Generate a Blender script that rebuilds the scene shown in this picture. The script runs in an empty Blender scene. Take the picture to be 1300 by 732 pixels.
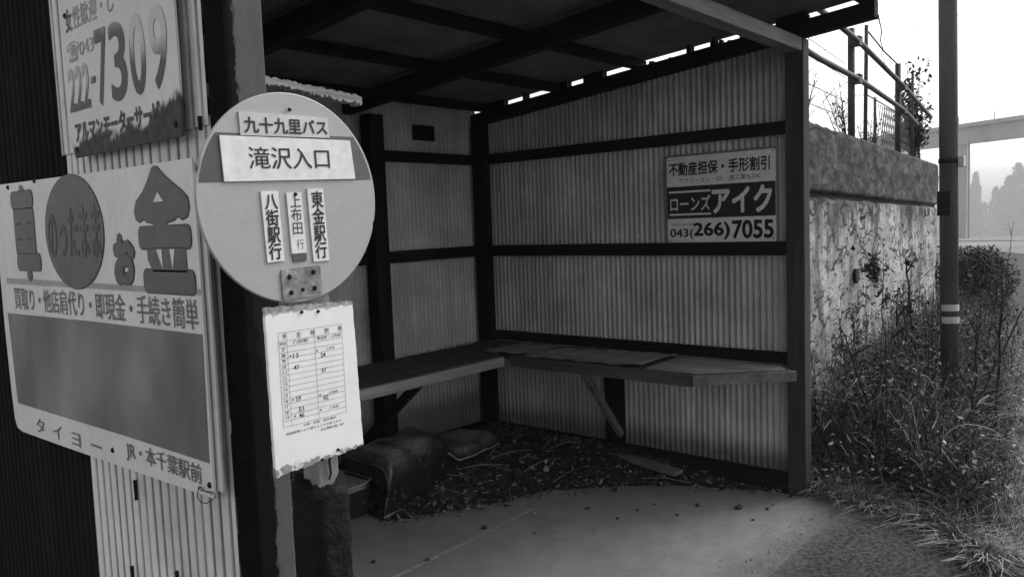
import bpy, math, random, mathutils
from mathutils import Vector, Matrix
R = math.radians
random.seed(7)
scn = bpy.context.scene
COL = scn.collection

# ------------------------------------------------------------------ camera, sky, sun, exposure
cam_d = bpy.data.cameras.new('camera')
cam = bpy.data.objects.new('camera', cam_d); COL.objects.link(cam)
cam_d.sensor_width = 36; cam_d.lens = 36 * 1009.1 / 1300
cam_d.clip_start = .05; cam_d.clip_end = 3000
r_ = Vector((.64777, -.76093, -.03713)); d_ = Vector((-.08670, -.02521, -.99592)); f_ = Vector((.75688, .64835, -.08230))
m4 = Matrix((( r_.x, -d_.x, -f_.x, 0), (r_.y, -d_.y, -f_.y, 0), (r_.z, -d_.z, -f_.z, 1.36), (0, 0, 0, 1)))
cam.matrix_world = m4
scn.camera = cam

SUN_EL, SUN_AZ = 42, 112          # azimuth clockwise from +y
world = bpy.data.worlds.new('World'); scn.world = world; world.use_nodes = True
wn = world.node_tree; wn.nodes.clear()
sky = wn.nodes.new('ShaderNodeTexSky'); sky.sky_type = 'NISHITA'; sky.sun_disc = False
sky.sun_elevation = R(SUN_EL); sky.sun_rotation = R(SUN_AZ); sky.air_density = 1.0; sky.dust_density = 3.0; sky.ozone_density = 1.0
bw = wn.nodes.new('ShaderNodeRGBToBW'); bg = wn.nodes.new('ShaderNodeBackground'); wo = wn.nodes.new('ShaderNodeOutputWorld')
bg.inputs['Strength'].default_value = .15
wn.links.new(sky.outputs[0], bw.inputs[0]); wn.links.new(bw.outputs[0], bg.inputs[0]); wn.links.new(bg.outputs[0], wo.inputs[0])
sl = bpy.data.lights.new('sun', 'SUN'); sl.energy = .6; sl.angle = R(25); sl.color = (1, 1, 1)
so = bpy.data.objects.new('sun', sl); COL.objects.link(so)
sd = Vector((math.sin(R(SUN_AZ)) * math.cos(R(SUN_EL)), math.cos(R(SUN_AZ)) * math.cos(R(SUN_EL)), math.sin(R(SUN_EL))))
so.rotation_euler = sd.to_track_quat('Z', 'Y').to_euler()
so.location = sd * 20
scn.view_settings.view_transform = 'Standard'; scn.view_settings.look = 'None'
scn.view_settings.exposure = 1.05; scn.view_settings.gamma = 1.0

# ------------------------------------------------------------------ helpers
class MB:
    def __init__(s): s.v = []; s.f = []; s.m = []
    def add(s, vs, fs, mi=0):
        o = len(s.v); s.v += [tuple(p) for p in vs]
        s.f += [tuple(i + o for i in f) for f in fs]; s.m += [mi] * len(fs); return s
    def box(s, x0, x1, y0, y1, z0, z1, mi=0):
        vs = [(x, y, z) for z in (z0, z1) for y in (y0, y1) for x in (x0, x1)]
        return s.add(vs, [(0, 2, 3, 1), (4, 5, 7, 6), (0, 1, 5, 4), (2, 6, 7, 3), (0, 4, 6, 2), (1, 3, 7, 5)], mi)
    def bar(s, a, b, w, h, up=(0, 0, 1), mi=0):          # beam of section w x h between two points
        a = Vector(a); b = Vector(b); t = (b - a).normalized(); u = Vector(up); sx = t.cross(u).normalized(); sy = sx.cross(t)
        vs = [p + sx * (i * w / 2) + sy * (j * h / 2) for p in (a, b) for j in (-1, 1) for i in (-1, 1)]
        return s.add(vs, [(0, 2, 3, 1), (4, 5, 7, 6), (0, 1, 5, 4), (2, 6, 7, 3), (0, 4, 6, 2), (1, 3, 7, 5)], mi)
    def tube(s, pts, rad, n=8, mi=0, cap=True):
        pts = [Vector(p) for p in pts]; k = len(pts)
        if not hasattr(rad, '__len__'): rad = [rad] * k
        vs = []; prev = None
        for i, p in enumerate(pts):
            t = (pts[min(i + 1, k - 1)] - pts[max(i - 1, 0)]).normalized()
            ref = Vector((0, 0, 1)) if abs(t.z) < .95 else Vector((1, 0, 0))
            sx = t.cross(ref).normalized(); sy = sx.cross(t)
            for j in range(n):
                a = 2 * math.pi * j / n
                vs.append(p + (sx * math.cos(a) + sy * math.sin(a)) * rad[i])
        fs = [(i * n + j, i * n + (j + 1) % n, (i + 1) * n + (j + 1) % n, (i + 1) * n + j) for i in range(k - 1) for j in range(n)]
        if cap: fs += [tuple(range(n - 1, -1, -1)), tuple((k - 1) * n + j for j in range(n))]
        return s.add(vs, fs, mi)
    def prism(s, pts, axis, a, b, mi=0):                 # polygon pts in the plane normal to axis, from a to b
        def P(p, c):
            return {'x': (c, p[0], p[1]), 'y': (p[0], c, p[1]), 'z': (p[0], p[1], c)}[axis]
        n = len(pts); vs = [P(p, a) for p in pts] + [P(p, b) for p in pts]
        fs = [tuple(range(n - 1, -1, -1)), tuple(range(n, 2 * n))] + [(i, (i + 1) % n, n + (i + 1) % n, n + i) for i in range(n)]
        return s.add(vs, fs, mi)
    def poly(s, pts, y, mi=0):                           # flat painted shape on a sign (local x, z)
        return s.add([(p[0], y, p[1]) for p in pts], [tuple(range(len(pts)))], mi)
    def rect(s, x0, x1, z0, z1, y, mi=0): return s.poly([(x0, z0), (x1, z0), (x1, z1), (x0, z1)], y, mi)
    def text(s, body, x0, x1, z0, z1, y, off=0, mi=0):
        if off > .003:
            vs, fs = glyphs(body, 0); hx = (x1 - x0) / max(p[0] for p in vs) / 2; ex = max(p[0] for p in vs) - min(p[0] for p in vs); ez = max(p[1] for p in vs) - min(p[1] for p in vs)
            dx = off * (x1 - x0) / ex; dz = off * (z1 - z0) / ez
            for k in range(8):
                a = 2 * math.pi * k / 8; cx = dx * math.cos(a); cz = dz * math.sin(a)
                s.text(body, x0 + dx + cx, x1 - dx + cx, z0 + dz + cz, z1 - dz + cz, y - .00002 * (k + 1), 0, mi)
            return s
        vs, fs = glyphs(body, off)
        xs = [p[0] for p in vs]; zs = [p[1] for p in vs]
        ax, bx, az, bz = min(xs), max(xs), min(zs), max(zs)
        o = [(x0 + (p[0] - ax) / (bx - ax) * (x1 - x0), y, z0 + (p[1] - az) / (bz - az) * (z1 - z0)) for p in vs]
        return s.add(o, fs, mi)
    def build(s, name, mats, parent=None, smooth=False, local=False, xf=None, bevel=0):
        if not isinstance(mats, (list, tuple)): mats = [mats]
        off = Vector((0, 0, 0)); q_ = None if local else parent
        while q_ is not None: off = off + q_.location; q_ = q_.parent
        me = bpy.data.meshes.new(name)
        vs = [Vector(p) - off for p in s.v]
        if xf: vs = [xf @ p for p in vs]
        me.from_pydata(vs, [], s.f)
        for mt in mats: me.materials.append(mt)
        me.polygons.foreach_set('material_index', s.m)
        if smooth: me.polygons.foreach_set('use_smooth', [True] * len(s.f))
        me.update()
        o = bpy.data.objects.new(name, me); COL.objects.link(o)
        if parent: o.parent = parent
        if bevel:
            b = o.modifiers.new('bevel', 'BEVEL'); b.width = bevel; b.segments = 2; b.limit_method = 'ANGLE'
        return o

_gc = {}
def glyphs(body, off):
    k = (body, off)
    if k in _gc: return _gc[k]
    c = bpy.data.curves.new('t', 'FONT'); c.body = body; c.size = 1; c.offset = off; c.resolution_u = 4; c.space_line = .95; c.align_x = 'CENTER'
    o = bpy.data.objects.new('t', c); COL.objects.link(o)
    dg = bpy.context.evaluated_depsgraph_get()
    me = bpy.data.meshes.new_from_object(o.evaluated_get(dg))
    vs = [(v.co.x, v.co.y) for v in me.vertices]; fs = [tuple(p.vertices) for p in me.polygons]
    bpy.data.objects.remove(o); bpy.data.curves.remove(c); bpy.data.meshes.remove(me)
    _gc[k] = (vs, fs); return _gc[k]

def tag(o, label=None, cat=None, group=None, kind=None):
    if label: o['label'] = label
    if cat: o['category'] = cat
    if group: o['group'] = group
    if kind: o['kind'] = kind
    return o
def empty(name, loc, label, cat, group=None, rz=0):
    o = bpy.data.objects.new(name, None); COL.objects.link(o); o.empty_display_size = .1
    o.location = loc; o.rotation_euler = (0, 0, rz); return tag(o, label, cat, group)
def copy_tree(o, parent=None):
    c = o.copy(); COL.objects.link(c); c.parent = parent
    for ch in o.children: copy_tree(ch, c)
    return c

# ------------------------------------------------------------------ materials (all greys: the photograph is black and white)
class NT:
    def __init__(s, name):
        s.mat = bpy.data.materials.new(name); s.mat.use_nodes = True; s.t = s.mat.node_tree; s.t.nodes.clear()
        s.out = s.n('ShaderNodeOutputMaterial'); s.b = s.n('ShaderNodeBsdfPrincipled'); s.l(s.b.outputs[0], s.out.inputs['Surface'])
        s.co = s.n('ShaderNodeTexCoord').outputs['Object']
    def n(s, t): return s.t.nodes.new(t)
    def l(s, a, b): s.t.links.new(a, b)
    def setv(s, sock, v):
        if isinstance(v, (int, float)): sock.default_value = v
        else: s.l(v, sock)
    def noise(s, scale, detail=5, stretch=None, rough=.6, dist=0):
        co = s.co
        if stretch:
            mp = s.n('ShaderNodeMapping'); mp.inputs['Scale'].default_value = stretch; s.l(co, mp.inputs[0]); co = mp.outputs[0]
        x = s.n('ShaderNodeTexNoise'); x.inputs['Scale'].default_value = scale; x.inputs['Detail'].default_value = detail
        x.inputs['Roughness'].default_value = rough; x.inputs['Distortion'].default_value = dist
        s.l(co, x.inputs['Vector']); return x.outputs['Fac']
    def rng(s, v, a, b, c, d, smooth=False):
        x = s.n('ShaderNodeMapRange'); x.clamp = True
        if smooth: x.interpolation_type = 'SMOOTHSTEP'
        s.l(v, x.inputs['Value'])
        for k, q in zip(('From Min', 'From Max', 'To Min', 'To Max'), (a, b, c, d)): s.setv(x.inputs[k], q)
        return x.outputs[0]
    def math(s, op, a, b=0):
        x = s.n('ShaderNodeMath'); x.operation = op; s.setv(x.inputs[0], a); s.setv(x.inputs[1], b); return x.outputs[0]
    def mix(s, f, a, b):
        x = s.n('ShaderNodeMix'); x.data_type = 'FLOAT'; s.setv(x.inputs[0], f); s.setv(x.inputs[2], a); s.setv(x.inputs[3], b); return x.outputs[0]
    def axis(s, k):
        x = s.n('ShaderNodeSeparateXYZ'); s.l(s.co, x.inputs[0]); return x.outputs['XYZ'.index(k)]
    def bump(s, h, strength=.3, dist=.01):
        x = s.n('ShaderNodeBump'); x.inputs['Strength'].default_value = strength; x.inputs['Distance'].default_value = dist
        s.l(h, x.inputs['Height']); s.l(x.outputs[0], s.b.inputs['Normal'])
    def fin(s, col, rough=.7, spec=.4, metal=0):
        s.setv(s.b.inputs['Base Color'], col) if not isinstance(col, (int, float)) else setattr(s.b.inputs['Base Color'], 'default_value', (col, col, col, 1))
        s.setv(s.b.inputs['Roughness'], rough); s.b.inputs['Specular IOR Level'].default_value = spec; s.b.inputs['Metallic'].default_value = metal
        return s.mat

def plain(name, base, rough=.75, var=.3, scale=9, stretch=None, bump=.25, bscale=60, spec=.35, fine=.12):
    t = NT(name); a = t.noise(scale, 6, stretch); b = t.noise(bscale, 4, stretch)
    v = t.math('MULTIPLY', t.rng(a, .3, .7, base * (1 - var), base * (1 + var)), t.rng(b, .3, .7, 1 - fine, 1 + fine))
    if bump: t.bump(t.math('ADD', a, b), bump, .006)
    return t.fin(v, rough, spec)

def sheet_mat(name, base, var=.22, rust=.5, foot=None, runs=0):
    t = NT(name); st = t.noise(9, 6, (1, 1, .12)); bl = t.noise(3, 5); fi = t.noise(70, 3, (1, 1, .3))
    v = t.math('MULTIPLY', t.rng(st, .3, .7, base * (1 - var), base * (1 + var)), t.rng(bl, .3, .7, .70, 1.15))
    v = t.math('MULTIPLY', v, t.rng(fi, .3, .7, .92, 1.06))
    rs = t.noise(14, 6, (1, 1, .25), .7); v = t.mix(t.rng(rs, .635, .74, 0, rust), v, .03)
    if runs:                                                     # broken dark runs painted into the grooves
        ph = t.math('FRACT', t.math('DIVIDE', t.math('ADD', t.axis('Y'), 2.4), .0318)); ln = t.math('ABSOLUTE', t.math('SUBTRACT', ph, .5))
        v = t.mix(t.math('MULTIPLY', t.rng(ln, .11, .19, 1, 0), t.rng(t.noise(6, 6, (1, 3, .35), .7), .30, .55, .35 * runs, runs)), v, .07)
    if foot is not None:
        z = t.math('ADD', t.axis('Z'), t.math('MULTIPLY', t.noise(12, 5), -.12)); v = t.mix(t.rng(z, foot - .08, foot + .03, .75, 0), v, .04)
    t.bump(fi, .08, .003); return t.fin(v, .6 if base > .1 else .85, .35 if base > .1 else .12)

def wood(name, base, var=.4, stretch=(1, 1, .08), rough=.85, spec=.18):
    return plain(name, base, rough, var, 18, stretch, .5, 70, spec, .2)

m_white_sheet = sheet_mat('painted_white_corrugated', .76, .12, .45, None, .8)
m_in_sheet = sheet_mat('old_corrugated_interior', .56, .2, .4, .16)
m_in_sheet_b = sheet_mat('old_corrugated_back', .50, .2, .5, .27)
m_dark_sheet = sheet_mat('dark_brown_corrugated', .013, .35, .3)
m_roof = plain('sooty_roof_sheet', .16, .7, .35, 5, None, .1)
m_dwood = wood('dark_timber_upright', .010)
m_dwood_x = wood('dark_timber_along', .010, .4, (.08, .6, 1))
m_dwood_y = wood('dark_timber_across', .011, .4, (.6, .08, 1))
m_gwood_x = wood('grey_weathered_timber', .23, .35, (.08, 1, 1))
m_gwood_y = wood('grey_weathered_timber_across', .17, .35, (1, .08, 1))
m_ply = wood('pale_plywood', .22, .3, (1, .1, 1))
m_plyd = wood('worn_bench_board', .06, .4, (.1, 1, 1))
m_post = wood('painted_post', .05, .3)
m_splint = wood('splintered_board', .30, .5, (.1, 1, 1))
m_black = plain('black_rubberised', .012, .5, .4, 12)
m_hole = plain('nail_rust', .012, .9, .2)
m_paint_white = plain('sign_white_enamel', .68, .45, .10, 5, (1, 1, .4), .03, 80, .4, .05)
m_ink = plain('sign_black_ink', .016, .5, .3, 30, None, 0)
m_ink_soft = plain('sign_grey_ink', .13, .5, .25, 30, None, 0)
m_grey_fill = plain('sign_faded_grey_paint', .105, .5, .12, 8, None, 0)
m_grey_line = plain('sign_outline_paint', .04, .5, .2, 20, None, 0)
m_oval_ink = plain('oval_lettering_paint', .052, .5, .2, 20, None, 0)
m_shade_fill = plain('sign_pale_grey_paint', .33, .5, .15, 8, None, 0)
m_disc = plain('disc_light_grey_enamel', .36, .4, .06, 4, None, .02, 90, .45, .04)
m_band = plain('disc_dark_band_paint', .085, .4, .1, 6, None, 0)
m_plate = plain('plate_white', .70, .4, .06, 8, None, .02)
m_plate2 = plain('plate_offwhite', .52, .45, .08, 8, None, .02)
m_steel = plain('grey_painted_steel', .14, .5, .3, 20, (1, 1, .4), .1)

# ------------------------------------------------------------------ terrain, road, slab, haze
def terr_z(x, y):
    r = math.hypot(x, y) if x > 0 else 0
    return -.03 - max(0, r - 34) * .0345
g = MB(); xs = [-60, -20, -5, 0, 3, 6, 9, 12, 16, 22, 30, 40, 55, 80, 120, 180, 260, 400, 700, 1100, 1700]; ys = [-1200, -500, -300, -150, -60, -25, -10, -4, 0, 3, 6, 12, 20, 32, 50, 80, 140, 260, 500, 1200]
for yy in ys:
    for xx in xs: g.v.append((xx, yy, terr_z(xx, yy)))
nx = len(xs)
for j in range(len(ys) - 1):
    for i in range(nx - 1): g.f.append((j * nx + i, j * nx + i + 1, (j + 1) * nx + i + 1, (j + 1) * nx + i)); g.m.append(0)
t = NT('field_soil'); a = t.noise(.25, 6); b = t.noise(7, 6)
m_soil = t.fin(t.math('MULTIPLY', t.rng(a, .3, .7, .15, .27), t.rng(b, .3, .7, .6, 1.3)), .95, .2)
tag(g.build('ground', m_soil), kind='structure')

t = NT('asphalt'); a = t.noise(1.6, 6); b = t.noise(140, 3, None, .7); c = t.noise(420, 2)
t.bump(t.math('ADD', b, c), .55, .004)
sp = t.rng(c, .62, .75, 0, .35)
dy = t.math('ADD', t.axis('Y'), t.math('MULTIPLY', t.math('SUBTRACT', t.noise(9, 7, None, .75), .5), .30))
dust = t.math('MULTIPLY', t.rng(dy, 1.08, 1.20, 0, .6), t.rng(t.axis('X'), 3.75, 4.1, 1, 0))
m_asph = t.fin(t.mix(t.math('MULTIPLY', dust, t.rng(b, .35, .6, .4, 1)), t.mix(sp, t.math('MULTIPLY', t.math('MULTIPLY', t.rng(a, .3, .7, .026, .050), t.rng(t.noise(48, 3, None, .75), .38, .62, .2, 2.1)), t.rng(b, .3, .7, .6, 1.4)), .24), .17), .92, .25)
L = [(-30, 1.0), (.60, 1.0), (.60, 1.16), (3.70, 1.16), (3.69, 1.0), (3.60, .81), (3.45, .64), (3.28, .52), (3.5, .42), (5.3, .62), (8.8, 1.18), (11.5, 1.62), (14, 2.05), (20, 3.4), (30, 6.4), (45, 12.5), (60, 21)]
Rr = [(62, 16), (46, 7), (31, 1), (22, -2), (14, -3.6), (0, -5.5), (-30, -6)]
g = MB(); rp = L + Rr; g.add([(x, y, max(terr_z(x, y) + .05, 0) if x < 34 else terr_z(x, y) + .05) for x, y in rp], [tuple(range(len(rp)))])
tag(g.build('road', m_asph), kind='structure')

t = NT('worn_concrete'); a = t.noise(1.1, 6, None, .65); b = t.noise(9, 6); c = t.noise(160, 3)
v = t.math('MULTIPLY', t.rng(a, .3, .7, .16, .25), t.math('MULTIPLY', t.rng(b, .3, .7, .85, 1.1), t.rng(c, .3, .7, .9, 1.1)))
ed = t.math('ADD', t.axis('Y'), t.math('MULTIPLY', t.noise(5, 6, None, .7), .30))         # gritty worn front lip of the slab
v = t.mix(t.rng(ed, 1.34, 1.52, .8, 0), v, t.rng(c, .35, .65, .04, .15))
t.bump(t.math('ADD', b, c), .2, .004); m_conc = t.fin(v, .85, .3)
g = MB(); fe = [(.62 + 3.17 * i / 240, 1.155 + .030 * mathutils.noise.noise(Vector((i * .045, 2, 0))) + .018 * mathutils.noise.noise(Vector((i * .3, 7, 0))) + random.uniform(-.004, .004)) for i in range(241)]; g.prism(fe + [(3.79, 3.60), (.62, 3.60)], 'z', -.12, .004)
tag(g.build('concrete_floor', m_conc), kind='structure')
m_joint = plain('cement_joint', .26, .9, .3, 30)
g = MB()
pts = [(.75, 2.315), (1.3, 2.322), (1.9, 2.318), (2.3, 2.328), (2.62, 2.333), (2.85, 2.34)]
for i in range(len(pts) - 1):
    a, b = pts[i], pts[i + 1]; w = .011
    g.add([(a[0], a[1] - w, .008), (b[0], b[1] - w, .008), (b[0], b[1] + w, .008), (a[0], a[1] + w, .008)], [(0, 1, 2, 3)])
tag(g.build('floor_joint', m_joint), kind='structure')

g = MB(); g.box(-12, 1050, -420, 480, -62, 38)
hz = g.build('haze', [])
hm = bpy.data.materials.new('haze_air'); hm.use_nodes = True; hm.node_tree.nodes.clear()
ho = hm.node_tree.nodes.new('ShaderNodeOutputMaterial'); hv = hm.node_tree.nodes.new('ShaderNodeVolumePrincipled')
hv.inputs['Color'].default_value = (.92, .92, .92, 1); hv.inputs['Density'].default_value = .00130
hm.node_tree.links.new(hv.outputs[0], ho.inputs['Volume']); hz.data.materials.append(hm)
tag(hz, 'pale haze in the air over the road and fields', 'haze', kind='stuff')

# ------------------------------------------------------------------ the shelter
XR, YB, XL = 3.737, 3.453, .67
def roofz(y): return 2.278 - .09 * y            # underside of the rafters
sh = empty('bus_shelter', (2.2, 2.4, 0), 'open fronted bus shelter of corrugated sheets on dark timber posts', 'bus shelter')

def corr(along, a0, a1, c, z0, z1f, sign, amp=.008, pitch=.032, prof='sine', seg=10, jag=0, phase=0.0):
    """upright corrugated sheet. along 'x' or 'y', c the plane, sign the outward bulge direction"""
    g = MB(); n = max(2, int(round((a1 - a0) / pitch * seg)))
    for i in range(n + 1):
        a = a0 + (a1 - a0) * i / n; ph = a / pitch + phase
        if prof == 'sine': d = amp * (2 * abs(math.cos(math.pi * ph)) ** .7 - 1)
        else:
            q = (ph % 1) - .5; d = amp - 2.6 * amp * math.exp(-(q / .13) ** 2)
        wob = .002 * math.sin(a * 9.1) + .0012 * math.sin(a * 23)
        z1 = z1f(a) if callable(z1f) else z1f
        zz0 = z0 + (jag * random.random() if jag else 0)
        for k in range(4):
            z = zz0 + (z1 - zz0) * k / 3
            p = c + sign * (d + wob * math.sin(z * 3 + a * 2))
            g.v.append((p, a, z) if along == 'y' else (a, p, z))
    for i in range(n):
        for k in range(3): g.f.append((i * 4 + k, (i + 1) * 4 + k, (i + 1) * 4 + k + 1, i * 4 + k + 1)); g.m.append(0)
    return g
# right wall: three lapped sheets so that the laps show
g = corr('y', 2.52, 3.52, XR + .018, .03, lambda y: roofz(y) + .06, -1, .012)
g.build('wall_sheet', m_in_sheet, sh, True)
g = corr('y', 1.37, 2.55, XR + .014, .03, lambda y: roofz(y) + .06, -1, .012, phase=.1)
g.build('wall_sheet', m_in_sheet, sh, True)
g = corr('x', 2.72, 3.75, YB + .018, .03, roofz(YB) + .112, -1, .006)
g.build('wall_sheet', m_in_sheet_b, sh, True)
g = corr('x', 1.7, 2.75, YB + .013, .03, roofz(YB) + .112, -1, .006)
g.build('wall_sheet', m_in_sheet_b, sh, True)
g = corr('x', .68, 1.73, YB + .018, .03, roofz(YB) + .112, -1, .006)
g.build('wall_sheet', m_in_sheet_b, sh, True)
# outer left wall: white painted face with a horizontal lap, dark sheet further back
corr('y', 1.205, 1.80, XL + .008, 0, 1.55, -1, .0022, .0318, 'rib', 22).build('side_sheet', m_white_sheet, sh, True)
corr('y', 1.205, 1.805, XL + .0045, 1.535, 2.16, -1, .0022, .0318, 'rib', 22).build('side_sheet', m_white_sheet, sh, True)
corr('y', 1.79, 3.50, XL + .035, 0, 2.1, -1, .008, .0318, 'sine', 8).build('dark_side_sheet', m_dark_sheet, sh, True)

def timber(name, mat, x0, x1, y0, y1, z0, z1, bevel=.004, parent=sh):
    g = MB(); g.box(x0, x1, y0, y1, z0, z1); return g.build(name, mat, parent, bevel=bevel)
timber('post', m_dwood, 3.675, 3.727, 3.335, 3.443, 0, roofz(3.4) - .002)
timber('post', m_dwood, 2.80, 2.895, 3.355, 3.438, 0, roofz(3.4) - .002)
timber('post', m_dwood, 1.83, 1.92, 3.355, 3.438, 0, roofz(3.4) - .002)
timber('post', m_dwood, .70, .78, 3.355, 3.438, 0, roofz(3.4) - .002)
timber('front_post', m_post, 3.690, 3.765, 1.365, 1.452, 0, 2.150)
# rails on the right wall and on the back wall
for z0, z1, th in ((1.728, 1.788, .030), (1.158, 1.224, .034), (.634, .690, .030)):
    timber('rail', m_dwood_y, XR - th, XR + .004, 1.455, 3.332, z0, z1)
    if z0 > .65 or z0 < .6:
      for a, b in ((1.925, 2.797), (2.898, 3.672), (.785, 1.826)):
        timber('rail', m_dwood_x, a, b, YB - th, YB + .004, z0, z1)
timber('sill_board', m_dwood_y, XR - .045, XR + .003, 1.455, 3.332, .004, .100)
timber('sill_board', m_dwood_x, .785, 1.826, YB - .04, YB + .003, .004, .10)
timber('sill_board', m_dwood_x, 1.925, 2.797, YB - .04, YB + .003, .004, .10)
timber('sill_board', m_dwood_x, 2.898, 3.672, YB - .04, YB + .003, .004, .10)
# a plank nailed upright to the wall under the bench
timber('stud', m_dwood, XR - .028, XR + .004, 2.395, 2.515, .105, .60)
timber('patch_board', m_dwood, 3.20, 3.36, YB - .016, YB + .004, 1.86, roofz(YB) - .02)
# rafters (run front to back)
def rafter(x0, x1, y0, y1, h=.075, mat=m_dwood_y, name='rafter'):
    g = MB(); g.prism([(y0, roofz(y0)), (y1, roofz(y1)), (y1, roofz(y1) + h), (y0, roofz(y0) + h)], 'x', x0, x1)
    return g.build(name, mat, sh, bevel=.003)
rafter(3.700, 3.757, 1.06, 3.46, .075)
rafter(2.70, 2.76, 1.06, 3.46, .085); rafter(1.72, 1.78, 1.06, 3.46, .085); rafter(.69, .75, 1.205, 3.46, .085)
# purlins (run along the shelter)
for y in (3.36, 2.81, 2.265, 1.62, 1.10):
    z = roofz(y) + .077
    timber('purlin', m_dwood_x, .62, 3.780, y - .032, y + .032, z, z + .040, .003)
# packing pieces that close parts of the gap under the roof edge on the right
for y0, y1 in ((3.19, 3.32), (2.47, 2.60), (1.940, 1.962), (1.808, 1.832), (1.36, 1.50), (2.71, 2.765), (3.02, 3.04)):
    g = MB(); g.prism([(y0, roofz(y0) + .0755), (y1, roofz(y1) + .0755), (y1, roofz(y1) + .114), (y0, roofz(y0) + .114)], 'x', 3.71, 3.755)
    g.build('packing', m_dwood_y, sh)
for k in range(13):                                             # small random blocks added to break up the slit of light
    y0 = random.uniform(1.35, 2.25); hh = random.uniform(.006, .030)
    g = MB(); g.box(3.72, 3.75, y0, y0 + random.uniform(.006, .02), roofz(y0) + .073, roofz(y0) + .074 + hh); g.build('packing', m_dwood_y, sh)
# header beam over the open front
timber('header_beam', m_gwood_x, .741, 3.689, 1.368, 1.440, 2.090, 2.150, .004)
# roof sheets, ribs run front to back
g = MB(); seg = 8; x0, x1 = .50, 3.79; n = int((x1 - x0) / .032 * seg)
for i in range(n + 1):
    x = x0 + (x1 - x0) * i / n
    for y in (1.00, 1.6, 2.3, 3.0, 3.62):
        g.v.append((x, y, roofz(y) + .126 + .008 * math.cos(2 * math.pi * x / .032) + .003 * math.sin(x * 5 + y * 3)))
for i in range(n):
    for k in range(4): g.f.append((i * 5 + k, (i + 1) * 5 + k, (i + 1) * 5 + k + 1, i * 5 + k + 1)); g.m.append(0)
roof_o = g.build('roof', m_roof, sh, True)
# left front post, grey paint peeling from dark tarred timber
t = NT('peeling_post_paint'); nz = t.noise(38, 6, (1, 1, .5), .72); big = t.noise(5, 4, (1, 1, .6))
e = t.math('ADD', t.axis('X'), t.math('MULTIPLY', t.math('SUBTRACT', nz, .5), .05))
lowz = t.rng(t.axis('Z'), 1.0, 1.36, .016, .0, True); e = t.math('SUBTRACT', e, t.math('MULTIPLY', lowz, t.rng(big, .3, .7, .5, 1.8)))
mask = t.rng(e, .010 - 1.525, .015 - 1.525, 1, 0)
midz = t.math('MULTIPLY', t.rng(t.axis('Z'), .99, 1.03, 0, 1), t.rng(t.axis('Z'), 1.27, 1.33, 1, 0))  # darker broken band across the middle height of the post
mask = t.math('MAXIMUM', mask, t.math('MULTIPLY', midz, t.rng(nz, .32, .42, 0, .9)))
sx = t.n('ShaderNodeNewGeometry')
pv = t.math('MULTIPLY', t.rng(t.noise(3, 5), .3, .7, .075, .115), t.rng(nz, .3, .7, .92, 1.06))
t.bump(t.math('ADD', t.math('MULTIPLY', mask, -1.5), nz), .5, .004)
m_peel = t.fin(t.mix(mask, pv, .006), t.mix(mask, .7, .95), .15)
fpost = timber('front_post', m_peel, .675, .742, 1.14, 1.203, 0, 2.16, .003)
m_tar = plain('tarred_edge', .005, .95, .5, 40, None, .8, 60, .08)
g = MB(); n = 60                                                    # ragged tarred strip on the outer face of the post
prev = None
pf = []; pb = []
for i in range(n + 1):
    z = 2.15 * i / n
    pf.append((1.137 - 0.001 * random.random(), z)); pb.append((1.188 + .006 * random.random(), z))
g.prism(pf + pb[::-1], 'x', .671, .6745); g.build('tarred_edge', m_tar, fpost)
# screws on the white side wall
for y, z in ((1.215, 1.545), (1.24, 1.02), (1.23, .99), (1.555, .885), (1.60, .70), (1.41, .74)):
    g = MB(); h_ = .008 + random.random() * .022; g.prism([(y - .0006, z - 1.4 * h_), (y + .0004, z - 1.4 * h_), (y + .0014, z - .004), (y + .0022, z + .003), (y - .0012, z + .004), (y - .002, z - .002)], 'x', .6612, .6680); g.build('rust_streak', m_hole, sh)

# broken board nailed to the post
g = MB(); nn = 60; top = []; bot = []
for i in range(nn + 1):
    q = i / nn; x = .745 + .215 * q + random.uniform(-.001, .001); top.append((x, 1.618 - .016 * q + random.uniform(-.0022, .0022))); bot.append((x, 1.606 - .018 * q + random.uniform(-.004, .004)))
g.prism(bot + top[::-1], 'y', 1.17, 1.19)
tag(g.build('broken_board', m_splint), 'splintered pale board end sticking out behind the round sign', 'board')

# ------------------------------------------------------------------ benches
b1 = empty('bench', (2.0, 3.1, 0), 'dark plank bench along the back wall with grey front edge', 'bench')
for k, (y0, y1) in enumerate(((2.868, 3.05), (3.053, 3.235), (3.238, 3.352))):
    if k == 0:
        timber('seat_board', m_plyd, .85, 2.60, y0, y1, .610, .632, .003, b1); timber('seat_board', m_plyd, 2.606, 3.24, y0, y1, .611, .634, .003, b1)
    else: timber('seat_board', m_plyd, .85, 3.27 if k == 1 else 3.66, y0, y1, .610, .632, .003, b1)
g = MB(); g.box(.85, 3.235, 2.845, 2.866, .578, .630); g.build('front_edge', m_gwood_x, b1, bevel=.003)
g = MB(); g.bar((2.66, 2.90, .59), (2.60, 3.41, .14), .045, .03, (1, 0, 0)); g.build('brace', m_dwood, b1)
g = MB(); g.bar((1.4, 2.90, .59), (1.38, 3.41, .14), .045, .03, (1, 0, 0)); g.build('brace', m_dwood, b1)
b2 = empty('bench', (3.5, 2.2, 0), 'bench along the sign wall with pale plywood sheets and a slanted end', 'bench')
g = MB(); g.prism([(3.292, 1.735), (3.60, 1.395), (3.705, 1.46), (3.705, 3.33), (3.292, 3.33)], 'z', .608, .630); g.build('seat_board', m_plyd, b2)
g = MB()
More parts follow.
